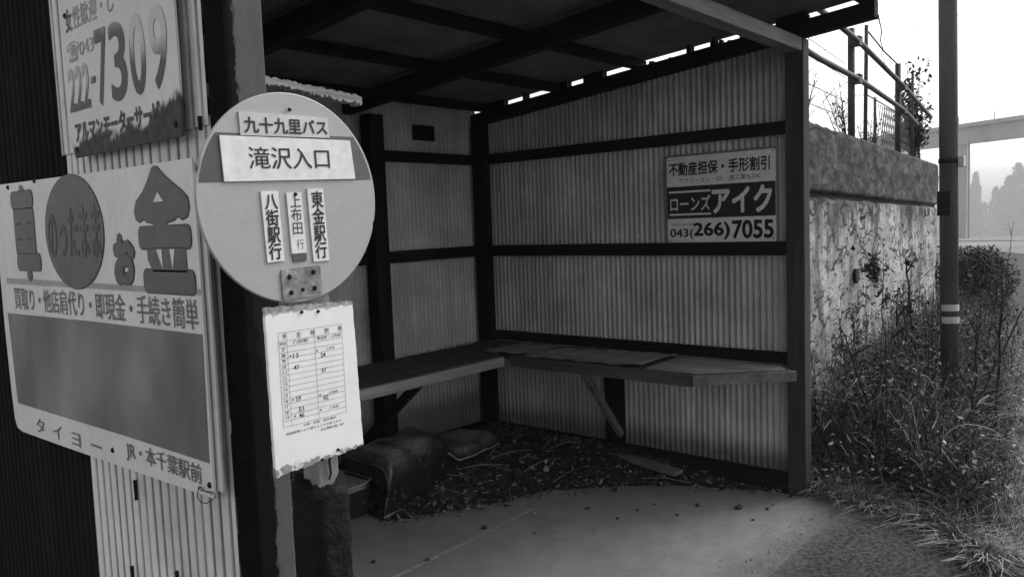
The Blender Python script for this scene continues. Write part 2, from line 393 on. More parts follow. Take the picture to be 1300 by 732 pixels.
def curl(x0, x1, y0, y1, z, dz):
    n = 10
    vs = []
    for i in range(n + 1):
        for j in range(4):
            y = y0 + (y1 - y0) * i / n; x = x0 + (x1 - x0) * j / 3
            vs.append((x, y, z + dz * ((1 - i / n) ** 3) + .004 * math.sin(i * 1.3 + j)))
    o = len(vs); vs += [(a, b, c - .003) for a, b, c in vs]
    fs = []
    for i in range(n):
        for j in range(3):
            q = (i * 4 + j, i * 4 + j + 1, i * 4 + j + 5, i * 4 + j + 4); fs += [q, tuple(k + o for k in q[::-1])]
    for i in range(n): fs += [(i * 4, i * 4 + 4, i * 4 + 4 + o, i * 4 + o), (i * 4 + 3 + o, i * 4 + 7 + o, i * 4 + 7, i * 4 + 3)]
    for j in range(3): fs += [(j + o, j + 1 + o, j + 1, j), (n * 4 + j, n * 4 + j + 1, n * 4 + j + 1 + o, n * 4 + j + o)]
    g.add(vs, fs)
curl(3.30, 3.66, 2.02, 2.45, .640, .012); curl(3.30, 3.62, 2.40, 2.75, .637, .008); curl(3.31, 3.62, 2.72, 3.05, .640, .012)
g.build('plywood_sheet', m_ply, b2)
g = MB(); g.prism([(3.300, 1.74), (3.59, 1.42), (3.66, 1.47), (3.66, 2.00), (3.30, 1.995)], 'z', .6305, .637); g.build('plywood_sheet', m_ply, b2)
m_fas2 = wood('bench_edge_grey', .13, .4, (.08, 1, 1))  # end edge coloured lighter for its facing towards the light
m_fas = wood('bench_edge_dull', .09, .3, (1, .08, 1))
g = MB(); g.box(3.270, 3.290, 1.735, 2.842, .574, .629); g.build('front_edge', m_fas, b2, bevel=.002)
g = MB(); g.bar((3.272, 1.731, .604), (3.60, 1.376, .606), .022, .046); g.build('end_edge', m_fas2, b2)
g = MB(); g.bar((3.36, 2.42, .585), (3.69, 2.40, .16), .035, .03, (0, 1, 0)); g.build('brace', m_gwood_y, b2)

# ------------------------------------------------------------------ signs
PI2 = math.pi / 2
def nailset(name, pts, y, r, m, parent, xf=None):          # every nail a part of its own
    for q in pts:
        g = MB(); nails(g, [q], y, r); g.build(name, m, parent, False, True, xf)
def nails(g, pts, y, r=.005, mi=0):
    for (x, z) in pts:
        n = 8; vs = [(x + r * math.cos(a * PI2 / 2), y, z + r * math.sin(a * PI2 / 2)) for a in range(n)] + [(x + r * .6 * math.cos(a * PI2 / 2), y - .003, z + r * .6 * math.sin(a * PI2 / 2)) for a in range(n)]
        g.add(vs, [(a, (a + 1) % n, n + (a + 1) % n, n + a) for a in range(n)] + [tuple(range(n, 2 * n))], mi)
def rrect(x0, x1, z0, z1, r, n=5):
    p = []
    for cx, cz, a0 in ((x1 - r, z0 + r, -90), (x1 - r, z1 - r, 0), (x0 + r, z1 - r, 90), (x0 + r, z0 + r, 180)):
        for i in range(n + 1):
            a = R(a0 + 90 * i / n); p.append((cx + r * math.cos(a), cz + r * math.sin(a)))
    return p
def ell(cx, cz, rx, rz, n=48): return [(cx + rx * math.cos(2 * math.pi * i / n), cz + rz * math.sin(2 * math.pi * i / n)) for i in range(n)]
def grow(p, d):
    n = len(p); out = []
    for i in range(n):
        a = Vector(p[i - 1]); b = Vector(p[i]); c = Vector(p[(i + 1) % n])
        t = (c - a)
        if t.length < 1e-9: out.append(tuple(b)); continue
        t.normalize(); out.append((b.x + t.y * d, b.y - t.x * d))
    return out

# -- big money-for-cars board: local x = u (0 .. .937), z absolute minus .90
ad = empty('advertising_board', (.648, 2.15, .90), 'wide white advertising board with large grey characters and a grey oval', 'sign board', rz=-PI2)
g = MB(); W = .935; Z0, Z1 = .016, .594
top = []; bot = []
outline = []
ns = 24
front = [(0 + .012, Z1 - .002), (.30, Z1 - .006), (.60, Z1 - .010), (.90, Z1 - .012), (W, Z1 - .012), (W + .002, .30), (W - .003, .024), (.60, .018), (.30, .013), (.05, .010), (.020, .016), (.008, .035), (.001, .10), (-.006, .25), (-.006, .45), (.002, .56)]
g.prism(front[::-1], 'y', -.002, .002); g.build('panel', m_paint_white, ad, local=True)
g = MB(); g.prism([(.02, .05), (W + .012, .035), (W + .014, Z1 - .02), (.02, Z1 - .03)], 'y', .006, .010); g.build('backing_sheet', m_paint_white, ad, local=True)
t = NT('weathered_grey_band'); v = t.math('MULTIPLY', t.rng(t.noise(5, 5, (1, 1, .6)), .3, .7, .10, .20), t.rng(t.noise(4.5, 2, (1, 1, .5)), .35, .65, .62, 1.3))
m_wband = t.fin(v, .5, .35)
g = MB(); g.poly([(.040, .078), (.30, .080), (.60, .083), (.925, .083), (.931, .298), (.50, .297), (.025, .292)], -.0028); g.build('grey_band', m_wband, ad, local=True)
g = MB(); y1, y2, y3 = -.0028, -.0034, -.0040
zz = lambda z: z - .90
def shape(p, d=.004):
    g.poly(grow(p, d), y1, 1); g.poly(p, y2, 0)
# faint pale panel behind the characters
g.poly([(.035, zz(1.262)), (.935, zz(1.262)), (.935, zz(1.272)), (.035, zz(1.275))], -.0026, 2)
# car character, chunky
def unit(pts, x0, x1, z0, z1): return [(x0 + (x1 - x0) * a, z0 + (z1 - z0) * b) for a, b in pts]
k0, k1, kz0, kz1 = .108, .262, zz(1.270), zz(1.484)
for p in (rrect(.02, .88, .76, .93, .07), rrect(.08, .86, .29, .745, .03), rrect(.08, 1.0, .115, .285, .07), [(.44, .115), (.44, .04), (.52, 0), (.62, .04), (.62, .115)], [(.36, .925), (.42, .99), (.48, 1.0), (.54, .97), (.58, .925)]):
    shape(unit(p, k0, k1, kz0, kz1), .0022)
for a, b, c in ((.16, .38, .60), (.56, .76, .60), (.16, .38, .44), (.56, .76, .44)):
    q = unit([(a, c - .012), (b, c - .012), (b, c + .012), (a, c + .012)], k0, k1, kz0, kz1); g.poly(q, y3, 1)
shape(ell(.446, zz(1.374), .143, .113), .0025)
g.text('のったまま', .318, .576, zz(1.322), zz(1.424), y3, .016, 5)
# small kana
g.text('お', .620, .714, zz(1.268), zz(1.368), y1 + .0004, .085, 1); g.text('お', .6225, .7115, zz(1.2705), zz(1.3655), y2, .062, 0)
# gold character with a pointed roof
roofp = [(.0, .66), (.02, .60), (.09, .575), (.17, .60), (.22, .575), (.34, .560), (.34, .53), (.58, .53), (.58, .560), (.72, .575), (.78, .605), (.86, .575), (.95, .60), (.985, .66), (.97, .735), (.88, .79), (.72, .86), (.60, .92), (.48, .995), (.43, 1.0), (.38, .985), (.30, .90), (.19, .81), (.05, .74)]
X0, X1, zA, zB = .722, .921, zz(1.262), zz(1.477)
shape(unit(roofp, X0, X1, zA, zB), .0022)
for p in (rrect(.05, .98, .355, .530, .055), [(.19, .36), (.20, .27), (.28, .17), (.88, .17), (.88, .36)], rrect(.09, 1.0, .0, .185, .06)): shape(unit(p, X0, X1, zA, zB), .0022)
g.poly(unit([(.37, .35), (.47, .35), (.47, .19)], X0, X1, zA, zB), y3, 3); g.poly(unit([(.61, .35), (.70, .35), (.645, .19)], X0, X1, zA, zB), y3, 3)
g.poly(unit([(.38, .725), (.56, .725), (.47, .80)], X0, X1, zA, zB), y3, 3)
g.text('買取り・他店肩代り・即現金・手続き簡単', .080, .922, zz(1.204), zz(1.256), y2, .004, 4)
g.text('タ  イ  ヨ  ー', .148, .50, zz(.925), zz(.958), y2, .004, 4)
g.text('JR・本千葉駅前', .613, .897, zz(.936), zz(.976), y2, .008, 4)
g.build('lettering', [m_grey_fill, m_grey_line, m_shade_fill, m_paint_white, m_ink_soft, m_oval_ink], ad, local=True)
nailset('nail', [(.262, zz(1.487)), (.10, zz(1.482)), (.55, zz(.945)), (.92, zz(.945))], -.002, .006, m_hole, ad)
g = MB(); g.tube([(.912 + .026 * math.cos(a_ * .5) * (1 + .12 * math.sin(a_ * 1.7)), -.008 - .004 * math.sin(a_ * .9), .030 + .011 * math.sin(a_ * .5) + .004 * math.cos(a_)) for a_ in range(20)], .0008, 5); g.build('wire', m_hole, ad, local=True)

# -- phone number plate above it
t = NT('rusting_white_plate'); nz = t.noise(11, 6, (1, 1, .7), .65); n2 = t.noise(45, 5)
zc = t.axis('Z'); xc = t.axis('X')
h = t.math('ADD', t.math('MULTIPLY', t.math('SUBTRACT', nz, .5), .12), t.math('MULTIPLY', t.rng(xc, .30, .45, 0, 1, True), .045))
edge = t.math('SUBTRACT', zc, h)
rust = t.rng(edge, .040, .052, 1, 0)
le = t.math('ADD', xc, t.math('MULTIPLY', t.math('SUBTRACT', nz, .5), .03)); rust = t.math('MAXIMUM', rust, t.rng(le, .008, .016, .75, 0))
col = t.mix(rust, t.math('MULTIPLY', t.rng(t.noise(4, 4), .3, .7, .52, .64), t.rng(n2, .3, .7, .96, 1.03)), t.rng(n2, .3, .7, .035, .085))
m_rplate = t.fin(col, t.mix(rust, .4, .85), .4)
ph = empty('phone_number_plate', (.652, 1.72, 1.50), 'rusting white metal plate with big black phone number, above the wide board', 'sign board', rz=-PI2)
g = MB(); g.prism([(.028, .40), (.030, .20), (.036, .06), (.046, .018), (.474, .020), (.476, .15), (.474, .40)], 'y', -.002, .002); g.build('panel', m_rplate, ph, local=True)
t = NT('fading_black_ink'); nz = t.noise(16, 4); f = t.math('ADD', zc2 := t.axis('Z'), t.math('MULTIPLY', t.math('SUBTRACT', nz, .5), .06))
t0 = t.math('ADD', .132, t.math('MULTIPLY', t.rng(t.axis('X'), .145, .175, 0, .10), t.rng(t.axis('X'), .285, .325, 1, .22)))
fade = t.rng(t.math('SUBTRACT', f, t0), -.015, .040, 0, t.rng(t.axis('X'), .14, .30, .66, .92), True)
m_fade = t.fin(t.mix(fade, .012, .54), .45, .4)
m_faint = plain('almost_gone_ink', .30, .5, .35, 40, None, 0)
g = MB(); zp = lambda z: z - 1.50
g.text('女性歓迎・し', .050, .262, zp(1.758), zp(1.800), -.0028, .004, 1)
g.text('女', .050, .078, zp(1.756), zp(1.800), -.0032, .008, 2)
g.text('☎043', .048, .168, zp(1.700), zp(1.737), -.0028, .004, 1)
g.text('222', .040, .138, zp(1.606), zp(1.690), -.0028, .022, 0); g.rect(.142, .166, zp(1.648), zp(1.660), -.0028, 0)
for ch, a, b in (('7', .172, .222), ('3', .230, .296), ('0', .310, .368), ('9', .384, .446)):
    g.text(ch, a, b, zp(1.602), zp(1.740), -.0028, .016, 0)
g.text('アルマンモーターサービ', .056, .405, zp(1.547), zp(1.586), -.0028, .040, 2)
g.build('lettering', [m_fade, m_faint, m_ink], ph, local=True)
nailset('nail', [(.058, .034), (.455, .040), (.050, .29)], -.002, .006, m_hole, ph)

# -- loan sign on the inner wall
ls = empty('loan_sign', (XR - .010, 2.11, 1.215), 'small white sign with dark middle band on the inside sheet wall', 'sign board', rz=-PI2)
m_ls = plain('loan_white_enamel', .80, .4, .1, 8, None, .03); m_lsb = plain('loan_dark_band', .035, .4, .15, 10, None, 0); m_lsf = plain('sign_rim_grey', .22, .5, .2)
g = MB(); g.box(.004, .612, -.004, .004, 0, .462); g.build('rim', m_lsf, ls, local=True, bevel=.003)
g = MB(); g.prism(rrect(.016, .600, .010, .450, .012), 'y', -.0062, -.0040); g.build('panel', m_ls, ls, local=True)
g = MB(); g.rect(.017, .599, .133, .298, -.0068); g.build('dark_band', m_lsb, ls, local=True)
g = MB(); zl = lambda z: z - 1.215; y = -.0074
g.text('不動産担保・手形割引', .030, .572, zl(1.567), zl(1.636), y, .022, 0)
g.text('サラリーマン・OL・商工業もOK', .088, .525, zl(1.530), zl(1.555), y, .0, 0)
g.text('ローンズ', .034, .262, zl(1.386), zl(1.464), y, .016, 1); g.text('アイク', .270, .582, zl(1.366), zl(1.500), y, .035, 1)
g.rect(.028, .262, zl(1.480), zl(1.490), y, 1); g.rect(.028, .264, zl(1.364), zl(1.374), y, 1)
g.text('043(', .030, .165, zl(1.240), zl(1.296), y, .020, 0); g.text('266)', .165, .365, zl(1.236), zl(1.326), y, .030, 0); g.text('7055', .375, .588, zl(1.240), zl(1.332), y, .030, 0)
g.text('お申込みはお電話で', .040, .185, zl(1.312), zl(1.324), y, 0, 2)
g.build('lettering', [m_ink, m_ls, m_ink_soft], ls, local=True)
nailset('nail', [(.03, .435), (.585, .44), (.03, .02), (.585, .025)], -.0062, .004, m_hole, ls)

# -- round bus stop sign on its post
bs = empty('bus_stop_sign', (.706, 1.05, 0), 'round grey bus stop sign on a short square post in front of the shelter', 'bus stop sign')
rot = Matrix.Rotation(R(-1.7), 4, 'Y'); cz = Vector((.685, 1.0, 1.407)) - bs.location
def dpart(name, g, m, smooth=False, parent=None): return g.build(name, m, parent or bs, smooth, True, Matrix.Translation(cz) @ rot)
g = MB(); rad = .1500; n = 96; g.prism(ell(0, 0, rad, rad, n), 'y', -.0005, .004); disc_o = dpart('disc', g, m_disc)
g = MB(); ring = []
for i in range(n):
    a = 2 * math.pi * i / n; ring.append((rad * math.cos(a), .0018, rad * math.sin(a)))
g.tube(ring + [ring[0]], .0026, 6, cap=False); dpart('rim', g, m_disc, True, disc_o)
def chord(z0, z1, r=.1478):
    p = []
    for i in range(13): z = z0 + (z1 - z0) * i / 12; p.append((math.sqrt(r * r - z * z), z))
    for i in range(13): z = z1 + (z0 - z1) * i / 12; p.append((-math.sqrt(r * r - z * z), z))
    return p
g = MB(); g.poly(chord(.0255, .092), -.0010); dpart('dark_band', g, m_band, False, disc_o)
g = MB(); g.prism([(-.110, .026), (.113, .027), (.108, .086), (-.111, .088)], 'y', -.0035, -.0015); dpart('name_plate', g, m_plate, False, disc_o)
g = MB(); g.prism([(-.079, .089), (.070, .089), (.069, .119), (-.079, .121)], 'y', -.0030, -.0006); dpart('company_plate', g, m_plate2, False, disc_o)
for x0, x1, z0, z1 in ((-.0545, -.0265, -.089, .0115), (-.0130, .0125, -.080, .0085), (.0235, .0520, -.095, .0135)):
    g = MB(); g.prism([(x0, z0), (x1, z0), (x1 - .001, z1), (x0 - .001, z1)], 'y', -.0028, -.0006); dpart('destination_plate', g, m_plate, False, disc_o)
g = MB(); g.prism([(-.011, -.092), (.0115, -.092), (.0125, -.081), (-.012, -.081)], 'y', -.0024, -.0006); dpart('tape_scrap', g, m_band, False, disc_o)
g = MB()
g.text('九十九里バス', -.073, .0665, .0925, .1150, -.0036, .022); g.text('滝沢入口', -.070, .066, .0425, .0735, -.0041, .006)
g.text('八\n街\n駅\n行', -.0515, -.0300, -.086, .0075, -.0034, .022); g.text('東\n金\n駅\n行', .0275, .0490, -.091, .0100, -.0034, .018)
g.text('上\n布\n田', -.0095, .0090, -.0525, .0055, -.0034, .002); g.text('行', -.004, .0085, -.0740, -.0600, -.0034, -.004)
dpart('lettering', g, m_ink, False, disc_o)
m_brk = plain('scratched_metal', .20, .5, .6, 25, None, .4, 60, .5, .3)
g = MB(); g.prism(rrect(-.034, .034, -.146, -.101, .004), 'y', -.0030, -.0006); brk_o = dpart('bracket', g, m_brk)
XF = Matrix.Translation(cz) @ rot; nailset('bolt', [(-.021, -.113), (.021, -.110), (-.020, -.136), (.021, -.134)], -.0030, .0042, m_hole, brk_o, XF); nailset('bolt', [(.003, .1275), (.001, .006), (0, -.134)], -.0030, .003, m_hole, disc_o, XF)
g = MB(); g.box(.714, .754, 1.022, 1.062, .30, 1.33); p_ = g.build('post', plain('post_grey_paint', .22, .6, .35, 22, (1, 1, .5), .3), bs, bevel=.003)
# rough tarred sleeve round the foot of the post
g = MB(); nzs = 60; na = 28
for k in range(nzs + 1):
    z = .965 * k / nzs
    for j in range(na):
        a = 2 * math.pi * j / na; c, s_ = math.cos(a), math.sin(a); q = 1 / max(abs(c), abs(s_)) * .94
        q = min(q, 1.18); rr = 1 + random.uniform(-.05, .05)
        zt = z + (random.uniform(-.018, .016) if k == nzs else 0)
        g.v.append((.727 + .034 * q * c * rr, 1.037 + .041 * q * s_ * rr, zt))
for k in range(nzs):
    for j in range(na): g.f.append((k * na + j, k * na + (j + 1) % na, (k + 1) * na + (j + 1) % na, (k + 1) * na + j)); g.m.append(0)
ct = len(g.v); g.v.append((.727, 1.037, .965))
for j in range(na): g.f.append((nzs * na + j, nzs * na + (j + 1) % na, ct)); g.m.append(0)
g.build('tarred_base', plain('glossy_tar', .006, .75, .5, 30, None, .8, 70, .18), bs, True)
# concrete block foot
g = MB(); g.box(.56, .86, .93, 1.13, 0.001, .10); g.build('foot_block', m_conc, bs, bevel=.01)

# -- timetable board tied to the post
t = NT('timetable_laminate'); nz = t.noise(90, 5, None, .7); n2 = t.noise(14, 5)
x = t.axis('X'); z = t.axis('Z')
dz = t.math('MINIMUM', t.math('SUBTRACT', z, .003), t.math('SUBTRACT', .247, z))
low = t.math('ADD', t.math('SUBTRACT', z, .003), t.math('MULTIPLY', t.math('SUBTRACT', nz, .5), -.03))
up = t.math('ADD', t.math('SUBTRACT', .246, z), t.math('MULTIPLY', t.math('SUBTRACT', nz, .5), -.02))
pe = t.math('MAXIMUM', t.math('MULTIPLY', t.rng(low, .0130, .016, 1, 0), t.rng(nz, .42, .52, .25, 1)), t.rng(up, .003, .006, .8, 0))
m_tt = t.fin(t.mix(pe, t.math('MULTIPLY', t.rng(n2, .3, .7, .74, .84), 1), t.rng(nz, .4, .6, .03, .3)), .35, .45)
tt = empty('timetable_board', (.706, 1.0, 1.0), 'white timetable sheet with frayed edges hanging below the round sign', 'timetable')
g = MB(); out = []
n = 30
B = [(-.0805, .006), (.0800, .015)]; T = [(.0735, .2475), (-.0820, .2525)]
cs = [B[0], B[1], T[0], T[1]]
for q in range(4):
    a = cs[q]; b = cs[(q + 1) % 4]; am = (.0016, .0010, .0016, .0008)[q]
    for i in range(n): out.append((a[0] + (b[0] - a[0]) * i / n + random.uniform(-am, am) * .6, a[1] + (b[1] - a[1]) * i / n + random.uniform(-am, am)))
g.prism(out, 'y', -.002, .004); g.build('panel', m_tt, tt, local=True)
g = MB(); y = -.0026; m_thin = plain('timetable_print', .36, .5, .1, 30, None, 0); lw = .00035
gx0, gx1, gzt, gzb = -.063, .050, .193, .076
for i in range(15): z = gzt - (gzt - gzb) * i / 14; g.rect(gx0, gx1, z - lw, z + lw, y, 1)
for xx in (gx0, -.049, -.001, gx1): g.rect(xx - lw, xx + lw, gzb, .214, y, 1)
g.rect(gx0, gx1, .214 - lw, .214 + lw, y, 1); g.rect(gx0, gx1, .2015 - lw, .2015 + lw, y, 1)
for i, ch in enumerate('予定時刻表'): g.text(ch, -.057 + i * .0248, -.0495 + i * .0248, .2035, .2115, y, .003, 0)
g.text('時刻', -.0615, -.051, .1955, .2000, y, .0, 0); g.text('八街駅', -.040, -.012, .1950, .2005, y, .0, 0); g.text('東金駅・上布田', .003, .047, .1950, .2005, y, .0, 0)
for i in range(13):
    zc_ = gzt - (gzt - gzb) * (i + .5) / 14; g.text(str(7 + i), -.0590, -.0530, zc_ - .0024, zc_ + .0024, y, .0, 0)
for s_, xx, zc_ in (('13', -.040, .1775), ('47', -.040, .1600), ('59', -.040, .1135), ('51', -.036, .0970), ('46', -.036, .0880), ('24', .008, .1715), ('37', .008, .1480), ('02', .009, .1060)):
    g.text(s_, xx, xx + .009, zc_ - .0034, zc_ + .0034, y, .003, 0)
for xx, zc_ in ((-.045, .1785), (-.045, .1135), (-.043, .0885), (-.004 + .006, .1795), (.003, .1115), (.003, .0885)):
    g.poly(ell(xx, zc_, .0014, .0014, 10), y, 0)
for s_, xa, xb, zc_ in (('上布田', .018, .034, .1800), ('上布田', .018, .036, .1120), ('上布田', .018, .036, .0885), ('土曜・日曜・祝日運休', -.030, .030, .0720), ('道路事情により遅れることがあります', -.060, .040, .0650), ('お問合せ', .000, .045, .0585)):
    g.text(s_, xa, xb, zc_ - .0020, zc_ + .0020, y, .0, 0)
g.build('lettering', [m_ink, m_thin], tt, local=True)
nailset('bolt', [(-.021, .240), (.008, .238), (.0, .012), (.03, .020)], -.002, .0028, m_hole, tt)
g = MB(); g.tube([(.026, .012, .03), (.026, .016, -.004), (.029, .017, -.02), (.026, .019, -.03)], .0018, 6); g.build('wire', m_hole, tt, local=True)

# ------------------------------------------------------------------ discarded seat
t = NT('worn_black_vinyl'); a = t.noise(6, 6); b = t.noise(90, 4); sc = t.noise(24, 6, (1, 2, 1), .75)
gn = t.n('ShaderNodeNewGeometry'); sx_ = t.n('ShaderNodeSeparateXYZ'); t.l(gn.outputs['Normal'], sx_.inputs[0])
dust = t.math('MULTIPLY', t.rng(sx_.outputs['Z'], .35, .95, 0, 1), t.math('MULTIPLY', t.rng(t.noise(5, 6, None, .7), .40, .60, .1, 1), t.rng(t.noise(70, 5, None, .8), .38, .60, .15, .95)))      # dust on the upward faces, with highlights painted in
wear = t.math('MAXIMUM', t.rng(sc, .58, .70, 0, .5), dust)
t.bump(t.math('ADD', a, t.math('MULTIPLY', b, .5)), .35, .008)
m_vinyl = t.fin(t.mix(wear, t.rng(a, .3, .7, .006, .016), .34), t.mix(wear, .27, .6), .55)
m_pipe = plain('seat_piping', .24, .5, .3, 20)
def sm(a, b, x): x = min(1, max(0, (x - a) / (b - a))); return x * x * (3 - 2 * x)
st = empty('discarded_seat', (2.8, 3.0, 0), 'worn black vinyl vehicle seat dumped on the floor under the back bench', 'vehicle seat')
g = MB(); nu, nv = 60, 30
def seat_pt(u, v):
    x = 2.325 + 1.04 * u
    hump = sm(0, .05, u) * (1 - sm(.42, .56, u)); tail = sm(.40, .55, u) * (1 - sm(.90, 1.0, u))
    h = .035 + .245 * hump + .150 * tail
    yc = 3.02 + .10 * u; half = (.19 - .03 * sm(.8, 1, u)) * (1 - .10 * sm(0, .08, 1 - u) * 0)
    half *= (.55 + .45 * min(1, math.sqrt(max(0, min(1, (1 - u) / .10)))))
    a = math.pi * (1 - v); ca, sa = math.cos(a), math.sin(a)
    e = .42; y = yc + half * math.copysign(abs(ca) ** e, ca); zz_ = h * abs(sa) ** e
    dip = .055 * math.exp(-((u - .70) / .14) ** 2) * math.exp(-((y - yc - .02) / .10) ** 2); zz_ -= dip
    zz_ += .006 * math.sin(x * 31 + y * 17) * sa; x += .03 * math.sin(v * math.pi) * (1 - u) * hump
    return (x, y, max(.004, zz_) if sa > .01 else .004)
for i in range(nu + 1):
    for j in range(nv + 1): g.v.append(seat_pt(i / nu, j / nv))
for i in range(nu):
    for j in range(nv): g.f.append((i * (nv + 1) + j, (i + 1) * (nv + 1) + j, (i + 1) * (nv + 1) + j + 1, i * (nv + 1) + j + 1)); g.m.append(0)
g.f.append(tuple(range(nv + 1))); g.m.append(0); g.f.append(tuple(nu * (nv + 1) + j for j in range(nv, -1, -1))); g.m.append(0)
g.build('cushion', m_vinyl, st, True)
g = MB(); g.tube([Vector(seat_pt(i / 40, 0)) + Vector((0, -.004, .012)) for i in range(0, 41)], .006, 6); g.build('piping', m_pipe, st, True)
g = MB(); g.tube([Vector(seat_pt(.035, j / 24)) + Vector((-.006, 0, .004)) for j in range(1, 24)], .005, 6); g.build('piping', m_vinyl, st, True)
g = MB(); g.tube([Vector(seat_pt(.46 + .52 * i / 24, .13)) + Vector((0, -.002, .003)) for i in range(25)], .0045, 6); g.build('piping', m_pipe, st, True)
# second half of the seat lying flat behind the posts
g = MB(); g.prism(rrect(1.55, 2.36, 2.93, 3.30, .05), 'z', .006, .17); o = g.build('base_pad', m_vinyl, st, bevel=.03)
g = MB(); g.tube([(1.58, 2.925, .165), (2.30, 2.925, .165), (2.365, 2.96, .165), (2.37, 3.25, .165)], .005, 6); g.build('piping', m_pipe, st, True)

# ------------------------------------------------------------------ litter and stones on the floor
def inside(p, poly):
    c = False; n = len(poly)
    for i in range(n):
        a, b = poly[i], poly[i - 1]
        if (a[1] > p[1]) != (b[1] > p[1]) and p[0] < (b[0] - a[0]) * (p[1] - a[1]) / (b[1] - a[1]) + a[0]: c = not c
    return c
LP = [(2.30, 2.80), (2.52, 2.67), (2.72, 2.56), (3.05, 2.44), (3.35, 2.16), (3.50, 1.93), (3.60, 1.70), (3.69, 1.48), (3.70, 3.36), (2.40, 3.36)]
def dist_edge(p):
    best = 9
    for i in range(7):
        a = Vector(LP[i]); b = Vector(LP[i + 1]); q = Vector(p); tt_ = max(0, min(1, (q - a).dot(b - a) / (b - a).length_squared)); best = min(best, (a + (b - a) * tt_ - q).length)
    return best
m_lit = [plain('litter_dark', .022, .9, .4, 30), plain('litter_mid', .06, .9, .4, 30), plain('litter_pale', .20, .9, .4, 30), plain('litter_bright', .45, .8, .2, 30)]
g = MB(); N = 70; idx = {}
for i in range(N + 1):
    for j in range(N + 1):
        x = 2.28 + 1.43 * i / N; y_ = 1.46 + 1.91 * j / N
        if inside((x, y_), LP):
            d = dist_edge((x, y_)); hgt = .004 + .085 * sm(0, .5, d) + random.uniform(0, .014) * sm(0, .08, d)
            idx[i, j] = len(g.v); g.v.append((x, y_, hgt))
for (i, j) in list(idx):
    q = [(i, j), (i + 1, j), (i + 1, j + 1), (i, j + 1)]
    if all(k in idx for k in q): g.f.append(tuple(idx[k] for k in q)); g.m.append(0)
def chip(x, y_, z, L_, W_, mi, tilt=.6):
    a = random.uniform(0, 6.28); u = Vector((math.cos(a), math.sin(a), random.uniform(-tilt, tilt))).normalized(); w = u.cross(Vector((random.uniform(-.4, .4), random.uniform(-.4, .4), 1))).normalized(); nrm = u.cross(w)
    c = Vector((x, y_, z)); k = random.uniform(-.25, .25)
    g.add([c - u * L_ / 2, c - w * W_ / 2 + nrm * k * W_, c + u * L_ / 2, c + w * W_ / 2 + nrm * k * W_], [(0, 1, 2, 3)], mi)
cnt = 0
while cnt < 7500:
    x = random.uniform(2.25, 3.71); y_ = random.uniform(1.40, 3.36)
    d = dist_edge((x, y_)); ins = inside((x, y_), LP)
    if not ins and (d > .10 or random.random() > .22 * (1 - d / .10)): continue
    zb = (.004 + .085 * sm(0, .5, d)) if ins else .006
    r = random.random(); mi = 0 if r < .48 else 1 if r < .74 else 2 if r < .955 else 3
    L_ = random.choice((.012, .02, .03, .045)) * random.uniform(.7, 1.3)
    chip(x, y_, zb + random.uniform(.002, .016), L_, L_ * random.uniform(.12, .6), mi); cnt += 1
for k in range(70):                                           # twigs
    x = random.uniform(2.6, 3.6); y_ = random.uniform(1.7, 3.2)
    if not inside((x, y_), LP): continue
    a = random.uniform(0, 3.14); l = random.uniform(.05, .16); z = .02 + .085 * sm(0, .5, dist_edge((x, y_)))
    g.tube([(x - l * math.cos(a), y_ - l * math.sin(a), z), (x + .01, y_ + .01, z + .012), (x + l * math.cos(a), y_ + l * math.sin(a), z + .004)], .0022, 4, random.choice((1, 1, 2)))
tag(g.build('leaf_litter', m_lit), 'dead leaves twigs and grit heaped in the shelter corner', 'leaf litter', kind='stuff')
# bits of litter dropped on the back bench
g = MB()
for k in range(260):
    x = random.gauss(3.35, .22); y_ = random.gauss(3.18, .12)
    if x > 3.66 or y_ > 3.34 or y_ < 2.88 or x < 2.7: continue
    L_ = random.uniform(.01, .035); chip(x, y_, .643 + random.uniform(0, .01), L_, L_ * .5, random.choice((0, 0, 1, 1, 2)), .3)
tag(g.build('bench_litter', m_lit), 'dead leaves scattered on the bench in the corner', 'leaf litter', kind='stuff')
# grit washed along the slab lip and over the asphalt
g = MB()
for k in range(4200):
    x = random.uniform(1.6, 3.85); y_ = random.gauss(1.12, .16)
    if k % 3 == 0: x = random.uniform(2.4, 3.75); y_ = random.uniform(.55, 1.3)
    if k % 11 == 0: x = random.uniform(.9, 3.6); y_ = random.uniform(1.2, 2.6)
    if y_ < .5 or (y_ < 1.0 and x > 3.5): continue
    L_ = random.uniform(.002, .007) * (1 + 1.4 * (random.random() < .04)); chip(x, y_, .0055 + L_ * .3, L_, L_ * .8, random.choice((0, 0, 1, 2)), .5)
tag(g.build('grit', m_lit), 'fine grit and sand scattered where the concrete meets the asphalt', 'grit', kind='stuff')
# loose plank against the sill
g = MB(); g.bar((3.66, 2.72, .085), (3.575, 1.98, .045), .075, .02); tag(g.build('loose_plank', m_gwood_y), 'loose grey plank lying on the litter below the sign wall', 'plank')
